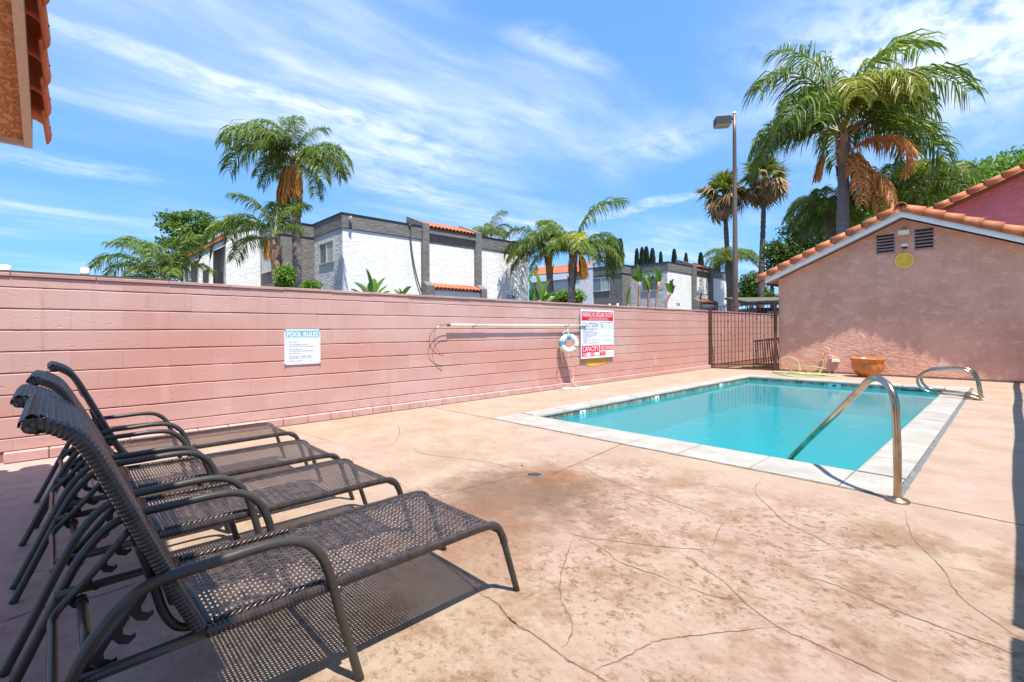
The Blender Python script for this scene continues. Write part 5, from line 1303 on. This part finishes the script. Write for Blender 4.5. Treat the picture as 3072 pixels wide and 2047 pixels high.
# left pair in front of the first block
c1_ = GD(681 * DK, 378 * DK, 17.2); b1_ = GD(683 * DK, 655 * DK, 17.2)
queen_palm('tall queen palm with orange seed strands, left of the white block', b1_, c1_,
    [(AL, 62, 1.12), (AL - 8, 42, 1.18), (AL + 20, 62, .95), (AL + 40, 62, .8), (AR, 42, .85), (AR + 15, 62, .75), (AR - 20, 22, .85), (AR - 35, 2, .8), (AR - 30, -22, .75), (AF, 62, .7), (AF + 40, 42, .8), (AF - 40, 42, .8), (AB, 62, .7), (AB + 35, 82, .6), (AB - 40, 62, .7),
     (AL + 5, 82, .72), (AR, 82, .62), (AL - 30, 42, .7), (AB - 60, 42, .75), (AR + 40, 42, .8), (AB + 10, 82, .6), (AL - 5, 2, .6), (AB - 20, 42, .7), (AB + 50, 42, .7), (AF + 80, 22, .7)], .92, .17, .13, 5, 'queen palms beyond the wall', 1.7,
    fruits=((-.16, -.22, 1.5, 'fruit'), (-.1, -.3, 1.4, 'fruit'), (.25, -.05, 1.1, 'fruit'), (-.05, -.2, 1.2, 'fruit')))
c2_ = GD(631 * DK, 548 * DK, 16.2); b2_ = GD(645 * DK, 700 * DK, 16.2)
queen_palm('shorter queen palm with one upright frond in front of the white block', b2_, c2_,
    [(AL + 5, 42, .95), (AL - 15, 42, .85), (AL + 12, 62, .7), (AL - 20, 22, .8), (AF, 82, .75), (AR + 10, 62, .42), (AF + 30, 82, .7), (AR, 82, .6), (AF - 20, 62, .5), (AB + 170, 82, .78), (AL + 40, 82, .7)], .9, .12, .10, 6, 'queen palms beyond the wall', 1.1,
    fruits=((-.15, -.15, .5, 'fruit'),))
# pair near the tiled wing
c5_ = GD(1260 * DK, 575 * DK, 25); b5_ = GD(1272 * DK, 690 * DK, 25)
queen_palm('left one of two dense queen palms between the buildings', b5_, c5_, [(AL, 42, 1.0), (AL - 10, 22, .95), (AL + 15, 62, 1), (AR, 42, .8), (AR + 10, 62, .9), (AF, 62, 1), (AF + 30, 42, 1), (AB, 62, .9), (AB + 30, 42, .9), (AB - 30, 42, .9), (AL, 2, .9), (AL + 25, 22, .9), (AF, 82, .9), (AL - 35, 42, .9), (AR - 20, 22, .8), (AB - 10, 22, .8), (AL + 40, -22, .7)], .92, .2, .16, 11, 'queen palms beyond the wall', 1.0, fruits=((.3, -.3, 1.0, 'fruit'),))
c6_ = GD(1318 * DK, 585 * DK, 24); b6_ = GD(1305 * DK, 695 * DK, 24)
queen_palm('right one of two dense queen palms between the buildings, one frond arching high', b6_, c6_, [(AR, 62, 1.0), (AR - 8, 42, 1.05), (AR + 15, 42, 1.1), (AR, 82, 1.35), (AR + 10, 22, 1.0), (AR - 25, 22, 1.05), (AL, 62, .8), (AL + 20, 42, .7), (AF, 62, .9), (AF + 40, 42, .8), (AB, 42, .8), (AB + 30, 22, .7), (AB - 35, 42, .9), (AR + 20, 2, 1.0), (AL - 20, 82, .9), (AB - 60, 62, .9)], .92, .2, .16, 12, 'queen palms beyond the wall', 1.3,
    yel=((AB + 5, .8), (AB - 20, .75)), fruits=((.35, .05, 1.15, 'fruit'), (.45, .1, 1.1, 'fruit')))
c7_ = GD(1128 * DK, 545 * DK, 42); queen_palm('distant palm crown rising over the flat roof of the first block', V((c7_.x, c7_.y, 0)), c7_, ring_of(7, 42, .8, 0, 1) + ring_of(5, 62, .8, 20, 2) + [(0, 82, 1.0)], .9, .15, .12, 13, 'queen palms beyond the wall', 0)
# feather palm by the pole lamp
c8_ = GD(1680 * DK, 600 * DK, 36); queen_palm('small date like palm low behind the pole lamp', V((c8_.x, c8_.y, 0)), c8_, ring_of(7, 42, .85, 0, 3) + ring_of(7, 62, .8, 20, 4) + ring_of(3, 22, .75, 5, 5), .92, .34, .3, 14, None, 0, bark='bark_fan', name='date_palm')
# leaning feather palm at the far left: several arching stems
c9_ = GD(372 * DK, 640 * DK, 20); c9_.z = 3.1
queen_palm('clumping palm with pale arching fronds above the left part of the wall', V((c9_.x, c9_.y, 0)), c9_, [(AL, 62, 1.05), (AL + 10, 62, 1.15), (AL - 10, 82, 1.1), (AL + 20, 82, 1.0), (AR, 82, .95), (AR + 10, 62, .9), (AR - 20, 82, 1.1), (AB + 20, 82, .9), (AL - 35, 42, .7), (AR - 40, 62, .7), (AF, 82, .95), (AL + 3, 42, .8)], .86, .09, .08, 15, None, 0, yel=((AB - 60, .7),), name='clumping_palm')
# palms hanging behind the gable building
c10 = GD(2105 * DK, 440 * DK, 21); queen_palm('bushy palm right of the large palm trunk behind the gable roof', V((c10.x, c10.y, 0)), c10, ring_of(9, 42, 1.05, 0, 7) + ring_of(7, 22, 1.0, 20, 8) + ring_of(6, 62, 1.0, 10, 9) + ring_of(5, -22, .9, 30, 4), .80, .2, .16, 16, 'palms behind the gable roof', 0, yel=((AB - 40, 1.1), (AB - 55, 1.0)))
c11 = GD(1905 * DK, 470 * DK, 22); queen_palm('bushy palm left of the large palm trunk behind the gable roof', V((c11.x, c11.y, 0)), c11, ring_of(8, 42, .85, 0, 17) + ring_of(7, 22, .9, 20, 18) + ring_of(6, 2, .9, 10, 19) + ring_of(5, -22, .9, 30, 14), .85, .2, .16, 17, 'palms behind the gable roof', 0)

# fan palms
def fan_mesh(nm, r, m, seed, fold=.5, n=22):
    rnd = random.Random(seed); g = MB(); g.add([(0, -.012, 0), (0, .012, 0), (r * .8, .008, .02), (r * .8, -.008, .02)], [(0, 1, 2, 3)])
    for i in range(n):
        a = R(-115 + 230 * i / (n - 1)); c = V((r * .8, 0, 0)); d = V((math.cos(a), math.sin(a), rnd.uniform(-.1, .2))).normalized(); L = r * rnd.uniform(.75, 1)
        s_ = V((-d.y, d.x, .5)) * r * .055; m1 = c + d * L * .55 + V((0, 0, -.05 * r)); e = c + d * L + V((0, 0, -r * fold * rnd.uniform(.3, 1)))
        g.add([c, m1 - s_, e, m1 + s_], [(0, 1, 2, 3)])
    return g.mesh(nm, m)
FL = [fan_mesh('fan_leaf', .95, M['fan_leaf'], i) for i in range(3)]; FD = [fan_mesh('dead_leaf', .85, M['fan_dead'], i + 9, .9) for i in range(3)]
def fan_palm(label, base, crown, k=1.0, seed=1):
    rnd = random.Random(seed); t = thing('fan_palm', label, 'palm tree', (base.x, base.y, 0), 'fan palms with shaggy skirts')
    trunk_mesh(V((base.x, base.y, -.05)), crown, .24, .14, .10, 70, 10, seed, .10).build('trunk', M['bark_fan'], t)
    for i in range(64):
        e = 85 - i * 2.3; az = i * 137.5 + rnd.uniform(-10, 10); dead = e < 12 or rnd.random() < .28
        z = .15 - i * .014
        o = link('dead_leaf' if dead else 'fan_leaf', rnd.choice(FD if dead else FL), t, crown + V((0, 0, z))); o.rotation_euler = (rnd.uniform(-.6, .6), -R(e + rnd.uniform(-16, 16)), R(az)); o.scale = (k * rnd.uniform(.68, 1.22) * (.85 if e > 40 else 1.0),) * 3
    g = MB()
    for i in range(260):
        a = rnd.uniform(0, 2 * PI); q = rnd.random(); z = crown.z - .35 - q * 1.5; rr_ = .62 * (1 - q) ** .7 + .16; c = V((crown.x + rr_ * math.cos(a), crown.y + rr_ * math.sin(a), z)); s_ = V((-math.sin(a), math.cos(a), 0)) * .05
        g.add([c - s_, c + s_, c + V((-.05 * math.cos(a), -.05 * math.sin(a), -.55))], [(0, 1, 2)])
    g.build('dead_skirt', M['fan_dead'], t)
cA = GD(1663 * DK, 450 * DK, 38); bA = GD(1684 * DK, 705 * DK, 38); fan_palm('shaggy fan palm just left of the pole lamp', bA, cA + V((0, 0, .3)), 1.3, 3)
cB = GD(1756 * DK, 412 * DK, 36); bB = GD(1745 * DK, 705 * DK, 36); fan_palm('taller shaggy fan palm right of the pole lamp', bB, cB + V((0, 0, .2)), 1.2, 4)

# broadleaf trees
def leaf_tree(name, label, lobes, n, size, mats, base, seed=1, group=None, cat='tree', limbs=True, flat=1.0):
    """lobes: (centre, (rx,ry,rz)); leaf sprays spread through each lobe's volume"""
    rnd = random.Random(seed); t = thing(name, label, cat, (base.x, base.y, 0), group); tot = sum(l[1][0] * l[1][2] for l in lobes)
    g = MB()
    for c, r_ in lobes:
        for i in range(int(n * r_[0] * r_[2] / tot)):
            d = V((rnd.gauss(0, 1), rnd.gauss(0, 1), rnd.gauss(0, 1) * flat)).normalized(); rad = rnd.uniform(.55, 1.06) if rnd.random() < .8 else rnd.uniform(.1, .6)
            p = c + V((d.x * r_[0], d.y * r_[1], d.z * r_[2])) * rad
            ax = V((rnd.gauss(0, 1), rnd.gauss(0, 1), rnd.gauss(0, .7))).normalized(); bx_ = ax.cross(V((rnd.gauss(0, 1), rnd.gauss(0, 1), rnd.gauss(0, 1)))).normalized()
            for j in range(3):
                q = p + V((rnd.uniform(-1, 1), rnd.uniform(-1, 1), rnd.uniform(-1, 1))) * size * 1.2; s_ = size * rnd.uniform(.6, 1.2)
                g.add([q - ax * s_, q + bx_ * s_ * .45, q + ax * s_, q - bx_ * s_ * .45], [(0, 1, 2, 3)])
                ax = (ax + V((rnd.uniform(-1, 1), rnd.uniform(-1, 1), rnd.uniform(-1, 1))) * .6).normalized(); bx_ = ax.cross(V((rnd.gauss(0, 1), rnd.gauss(0, 1), 1))).normalized()
    g.build('crown', mats, t)
    g = MB(); top = sum((l[0] for l in lobes), V((0, 0, 0))) / len(lobes); fork = V((base.x, base.y, max(.6, min(l[0].z - l[1][2] for l in lobes) * .7)))
    g.tube([V((base.x, base.y, -.05)), fork], [.22, .16], 8); g.build('trunk', M['trunk'], t)
    if limbs:
        for c, r_ in lobes:
            g = MB(); g.tube(catmull([fork - V((0, 0, .2)), fork.lerp(c, .5) + V((0, 0, -.2)), c], 4), [.12 - .09 * i / 8 for i in range(9)], 6); g.build('limb', M['trunk'], t)
    return t
def DP(x, y, d): return GD(x * DK, y * DK, d)
leaf_tree('broad_tree', 'dark feathery tree left of the white block', [(DP(400, 500, 26), (.7, .8, .28)), (DP(450, 497, 26), (.8, .9, .3)), (DP(485, 520, 26), (.8, .9, .32)), (DP(440, 530, 26), (1.2, 1.3, .45)), (DP(480, 555, 26), (1.2, 1.2, .6)), (DP(425, 560, 26), (1.0, 1.2, .6)), (DP(430, 620, 26), (1.0, 1.4, 1.1)), (DP(475, 600, 26), (1.0, 1.2, .9)), (DP(402, 520, 26), (.6, .8, .4))], 3000, .12, M['leaf'], DP(430, 700, 26), 3, flat=.45)
leaf_tree('broad_tree', 'green tree at the left foot of the large palm', [(DP(1810, 590, 27), (1.3, 1.4, 1.0)), (DP(1840, 530, 27), (1.1, 1.2, .9)), (DP(1870, 570, 27), (1.4, 1.4, 1.2)), (DP(1785, 575, 27), (.7, .8, .6)), (DP(1900, 500, 27), (1.2, 1.3, 1.2)), (DP(1850, 620, 27), (1.8, 1.5, 1.0)), (DP(1800, 620, 27), (.9, 1, .8))], 3800, .12, M['leaf'], DP(1870, 700, 27), 5)
leaf_tree('broad_tree', 'wide bright green tree at the right edge above the roofs', [(DP(2180, 450, 27), (2.0, 2, 1.5)), (DP(2260, 420, 27), (2.2, 2, 1.3)), (DP(2340, 400, 27), (2.2, 2, 1.4)), (DP(2120, 500, 27), (1.6, 2, 1.4)), (DP(2230, 480, 27), (2.2, 2, 1.6)), (DP(2320, 450, 27), (2.4, 2, 1.5)), (DP(2410, 400, 27), (1.8, 2, 1.5)), (DP(2050, 480, 27), (1.5, 2, 1.6)), (DP(1990, 520, 27), (1.5, 2, 1.6))], 11000, .12, M['leaf_bright'], DP(2260, 700, 27), 6)
leaf_tree('broad_tree', 'small yellow green tree over the gate', [(DP(1725, 660, 45), (1.1, 1.2, 1.3)), (DP(1740, 645, 45), (.8, .9, .9)), (DP(1712, 685, 45), (1.0, 1.0, .7)), (DP(1752, 680, 45), (.9, 1.0, .9))], 1500, .16, M['leaf'], DP(1725, 720, 45), 8)
leaf_tree('shrub', 'green hedge behind the balcony under the tiled wing', [(DP(1300, 684, 29), (.7, .6, .42)), (DP(1322, 682, 29), (.6, .6, .45)), (DP(1285, 688, 29), (.6, .6, .35))], 1000, .10, M['leaf_bright'], DP(1300, 700, 29), 9, cat='shrub', limbs=False)
leaf_tree('shrub', 'small shrub with a spiky crown at the left corner of the gable building', [(DP(1768, 685, 40), (.5, .6, .4)), (DP(1782, 688, 40), (.5, .6, .4))], 500, .12, M['leaf'], DP(1770, 710, 40), 10, cat='shrub', limbs=False)
leaf_tree('shrub', 'yellow green bush at the foot of the two palms left of the white block', [(DP(655, 638, 16), (.22, .3, .38))], 700, .07, M['leaf_bright'], DP(655, 690, 16), 12, cat='shrub', limbs=False)
# cypresses
def cypress(px0, top, wd, d, label, seed):
    rnd = random.Random(seed); b = DP(px0, 705, d); tp = DP(px0, top, d); H = tp.z; r_ = wd * DK / 2 * d / FOC; t = thing('cypress', label, 'cypress', (b.x, b.y, 0), 'dark columnar cypresses behind the second block')
    g = MB()
    for i in range(1100):
        k = 1 - rnd.random() ** 1.5 * .55; a = rnd.uniform(0, 2 * PI); rr_ = r_ * (1.0 if k < .8 else math.sqrt(max(.03, 1 - ((k - .8) / .2) ** 2))) * rnd.uniform(.8, 1.1); p = V((b.x + rr_ * math.cos(a), b.y + rr_ * math.sin(a), H * k)); s_ = V((-math.sin(a), math.cos(a), rnd.uniform(-.5, .5))) * .10
        g.add([p - s_, p + s_, p + V((.08 * math.cos(a), .08 * math.sin(a), .30))], [(0, 1, 2)])
    g.tube([(b.x, b.y, H * .2), (b.x, b.y, H * .9), (b.x, b.y, H * .98)], [r_ * .8, r_ * .8, r_ * .3], 8); g.build('crown', M['cypress'], t)
    g = MB(); g.tube([(b.x, b.y, -.05), (b.x, b.y, H * .3)], .12, 6); g.build('trunk', M['trunk'], t)
for i, (x, top, wd, ds) in enumerate([(1427, 553, 13, 'tallest thin dark cypress right of the queen palms'), (1404, 550, 22, 'wide cypress half behind the drooping palm fronds'), (1464, 576, 10, 'narrow cypress left of a close pair'), (1463 + 15, 573, 11, 'left one of the close cypress pair'), (1486, 573, 12, 'right one of the close cypress pair'),
    (1500, 575, 13, 'stout cypress above the roof of the second block'), (1519, 583, 8, 'thinnest short cypress above the second block'), (1550, 577, 12, 'cypress beside the raked pier of the second block'), (1577, 586, 9, 'pointed cypress just right of the raked pier'), (1611, 585, 13, 'cypress over the small tile awning of the second block'), (1646, 594, 14, 'cypress touching the date palm by the pole lamp'), (1774, 650, 6, 'thin pointed cypress by the corner of the gable building')]):
    if i == 3: continue
    x0 = {2: 1464, 4: 1486}.get(i, x); cypress({4: 1476}.get(i, x0), top, wd, 58, ds, 30 + i)
    if i == 4: cypress(1486, 571, 13, 59, 'left one of the close cypress pair above the second block', 77)

# paddle leaf plants
def paddle(parent, base, tip, wd, m, twist=0, seed=0, stem=True, fold=.25):
    rnd = random.Random(seed); base, tip = V(base), V(tip); d = tip - base; side = d.cross(V((0, 0, 1))); side = side.normalized() if side.length > 1e-4 else V((1, 0, 0))
    side = (Matrix.Rotation(twist, 3, d.normalized()) @ side).normalized(); nrm = side.cross(d).normalized(); n = 10; L = d.length; g = MB(); vs = []
    for i in range(n + 1):
        k = i / n; c = base + d * k + nrm * (-.10 * L * k * k) ; w_ = wd * math.sin(PI * min(1, .06 + k * .92)) ** .55 * (1 if k < .96 else .4)
        vs += [c - side * w_ / 2 + nrm * w_ * fold, c, c + side * w_ / 2 + nrm * w_ * fold]
    g.add(vs, [(3 * i + j, 3 * i + j + 1, 3 * i + j + 4, 3 * i + j + 3) for i in range(n) for j in (0, 1)], True)
    return g.build('leaf', M[m], parent)
def paddle_plant(name, label, base, leaves, stem, group, sd=0, stem_m='bark'):
    t = thing(name, label, 'plant', (base.x, base.y, 0), group)
    for s_ in stem:
        g = MB(); g.tube(catmull([V(q) for q in s_], 4), .055, 8); g.build('stem', M[stem_m], t)
    for i, (a, b, w_, m) in enumerate(leaves): paddle(t, a, b, w_, m, twist=random.Random(sd + i).uniform(-.5, .5), seed=i)
    return t
d_ = 13.0
b = DP(852, 672, d_); 
lv = [((852, 672), (847, 618), .34), ((858, 670), (858, 640), .3), ((862, 672), (882, 636), .26), ((850, 675), (815, 645), .26), ((845, 676), (826, 648), .24), ((866, 674), (888, 655), .22), ((842, 678), (808, 662), .22), ((852, 676), (838, 655), .3), ((870, 677), (895, 668), .2)]
paddle_plant('paddle_plant', 'bright green broad leafed plant peeking over the wall before the white block', b, [(DP(a[0], a[1] + 8, d_ + .1 * i), DP(*c, d_ + .12 * i), w_, 'banana' if i % 3 else 'banana_dark') for i, (a, c, w_) in enumerate(lv)], [[V((b.x, b.y, 0)), V((b.x, b.y, b.z))]], 'paddle leaf plants beyond the wall')
b = DP(925, 676, d_); paddle_plant('paddle_plant', 'pair of low green paddle leaves by the drain pipe', b, [(DP(918, 682, d_), DP(905, 664, d_), .2, 'banana'), (DP(928, 682, d_), DP(944, 657, d_), .24, 'banana'), (DP(922, 682, d_), DP(918, 662, d_), .22, 'banana_dark')], [[V((b.x, b.y, 0)), V((b.x, b.y, b.z - .05))]], 'paddle leaf plants beyond the wall', 3)
d_ = 15.0; b = DP(1240, 690, d_)
lv = [((1235, 690), (1218, 640), .34), ((1240, 690), (1235, 618), .36), ((1222, 690), (1228, 650), .3), ((1245, 690), (1260, 640), .3), ((1250, 692), (1283, 660), .26), ((1240, 694), (1265, 672), .28), ((1228, 694), (1220, 660), .3), ((1252, 694), (1275, 680), .24), ((1216, 640), (1232, 607), .22), ((1235, 696), (1262, 690), .26), ((1225, 694), (1246, 655), .3), ((1255, 688), (1240, 648), .3)]
paddle_plant('paddle_plant', 'large clump of long paddle leaves at the right corner of the first block', b, [(DP(a[0], a[1] + 6, d_ + .1 * i), DP(*c, d_ + .12 * i), w_, 'banana' if i % 2 else 'banana_dark') for i, (a, c, w_) in enumerate(lv)], [[V((b.x, b.y, 0)), V((b.x, b.y, b.z))]], 'paddle leaf plants beyond the wall', 8)
d_ = 20.0
for i, (bx0, tx, ty, lvs, lb) in enumerate([
    (1468, 1470, 648, [((1470, 650), (1458, 618), .36), ((1470, 650), (1474, 610), .34), ((1470, 650), (1450, 635), .34), ((1470, 652), (1484, 628), .3), ((1470, 648), (1466, 606), .3)], 'stemmed paddle plant at the left of four in front of the second block'),
    (1490, 1492, 665, [((1492, 665), (1480, 630), .36), ((1492, 665), (1500, 632), .36), ((1492, 668), (1482, 648), .34), ((1492, 665), (1504, 645), .3), ((1492, 662), (1490, 624), .3)], 'stemmed paddle plant second from left in front of the second block'),
    (1508, 1514, 648, [((1514, 650), (1504, 618), .3), ((1514, 650), (1518, 616), .34), ((1514, 650), (1524, 630), .28), ((1514, 670), (1524, 666), .22)], 'stemmed paddle plant with tall narrow leaves, third from left'),
    (1530, 1542, 672, [((1540, 676), (1530, 650), .34), ((1542, 676), (1541, 644), .3), ((1542, 676), (1552, 655), .34), ((1540, 670), (1546, 640), .28)], 'leaning paddle plant at the right of the four')]):
    b = DP(bx0, 705, d_); tp = DP(tx, ty, d_)
    paddle_plant('paddle_plant', lb, b, [(DP(*a, d_ + .08 * j), DP(*c, d_ + .08 * j), w_, 'banana_dark' if j % 2 else 'banana') for j, (a, c, w_) in enumerate(lvs)], [[V((b.x, b.y, 0)), b, tp]], 'stemmed paddle plants in front of the second block', 20 + i, 'boot')
b = DP(1443, 700, d_); paddle_plant('paddle_plant', 'low paddle plant with two round leaves before the dark grey wing', b, [(DP(1440, 702, d_), DP(1438, 672, d_), .36, 'banana'), (DP(1444, 690, d_), DP(1446, 660, d_), .3, 'banana_dark')], [[V((b.x, b.y, 0)), b]], 'stemmed paddle plants in front of the second block', 40)
# low feathery bits beside the palms
leaf_tree('shrub', 'low grassy shrub by the corner of the first block', [(DP(715, 658, 16), (.3, .3, .18))], 260, .06, M['leaf_bright'], DP(715, 690, 16), 14, cat='shrub', limbs=False)
# distant hills
g = MB(); pts = []; random.seed(2)
for i in range(41):
    a = R(20) + R(160) * i / 40; r_ = 1400; h = 22 + 16 * math.sin(i * .7) + 10 * math.sin(i * 1.9) + random.uniform(-3, 3); pts += [(r_ * math.cos(a), r_ * math.sin(a), -5), (r_ * math.cos(a), r_ * math.sin(a), h), (1.2 * r_ * math.cos(a), 1.2 * r_ * math.sin(a), -5)]
g.add(pts, [(3 * i, 3 * i + 3, 3 * i + 4, 3 * i + 1) for i in range(40)] + [(3 * i + 1, 3 * i + 4, 3 * i + 5, 3 * i + 2) for i in range(40)], True)
hm = mat('hazy_hill', (.16, .20, .26), (.18, .21, .25), .01, rough=1); tag(g.build('hills', hm), kind='structure')

# small fittings on the neighbour buildings
for (x_, y_) in ((505, 832), (600, 827)):
    p = GY(1700 + x_ / 3.922, 700 + y_ / 3.922, 30.2); g = MB(); g.tube([(p.x, p.y, p.z - .5), (p.x, p.y, p.z)], .07, 8); g.build('vent_pipe', M['white_metal'], B_)
p0_, p1_, p2_ = [GX(1700 + a / 3.922, 700 + b / 3.922, -16.9) for a, b in ((1668, 725), (1580, 722), (1572, 775))]
g = MB(); g.tube([p0_, p1_], .03, 6); g.tube(catmull([p1_ + V((0, .12, .12)), p1_ + V((0, 0, .04)), p1_.lerp(p2_, .5), p2_], 4), .05, 6); g.build('gooseneck_light', M['lamp_box'], B_)
random.seed(21)
for k in range(14):
    x_ = random.uniform(-4.6, -.7); y_ = random.uniform(.6, 4.0); a = random.uniform(0, PI); dx, dy = .014 * math.cos(a), .014 * math.sin(a)
    if k < 6: x_ = random.uniform(-6.2, -5.0); y_ = random.uniform(2, 12)
    g = MB(); g.add([(x_ - dx, y_ - dy, .003), (x_ - dy * .35, y_ + dx * .35, .007), (x_ + dx, y_ + dy, .003), (x_ + dy * .35, y_ - dx * .35, .003)], [(0, 1, 2, 3)])
    tag(g.build('leaf_scrap', M['brown_wood'], None, (x_, y_, 0)), 'tiny dark scrap of leaf lying on the sunlit deck', 'leaf', 'tiny leaf scraps on the deck')
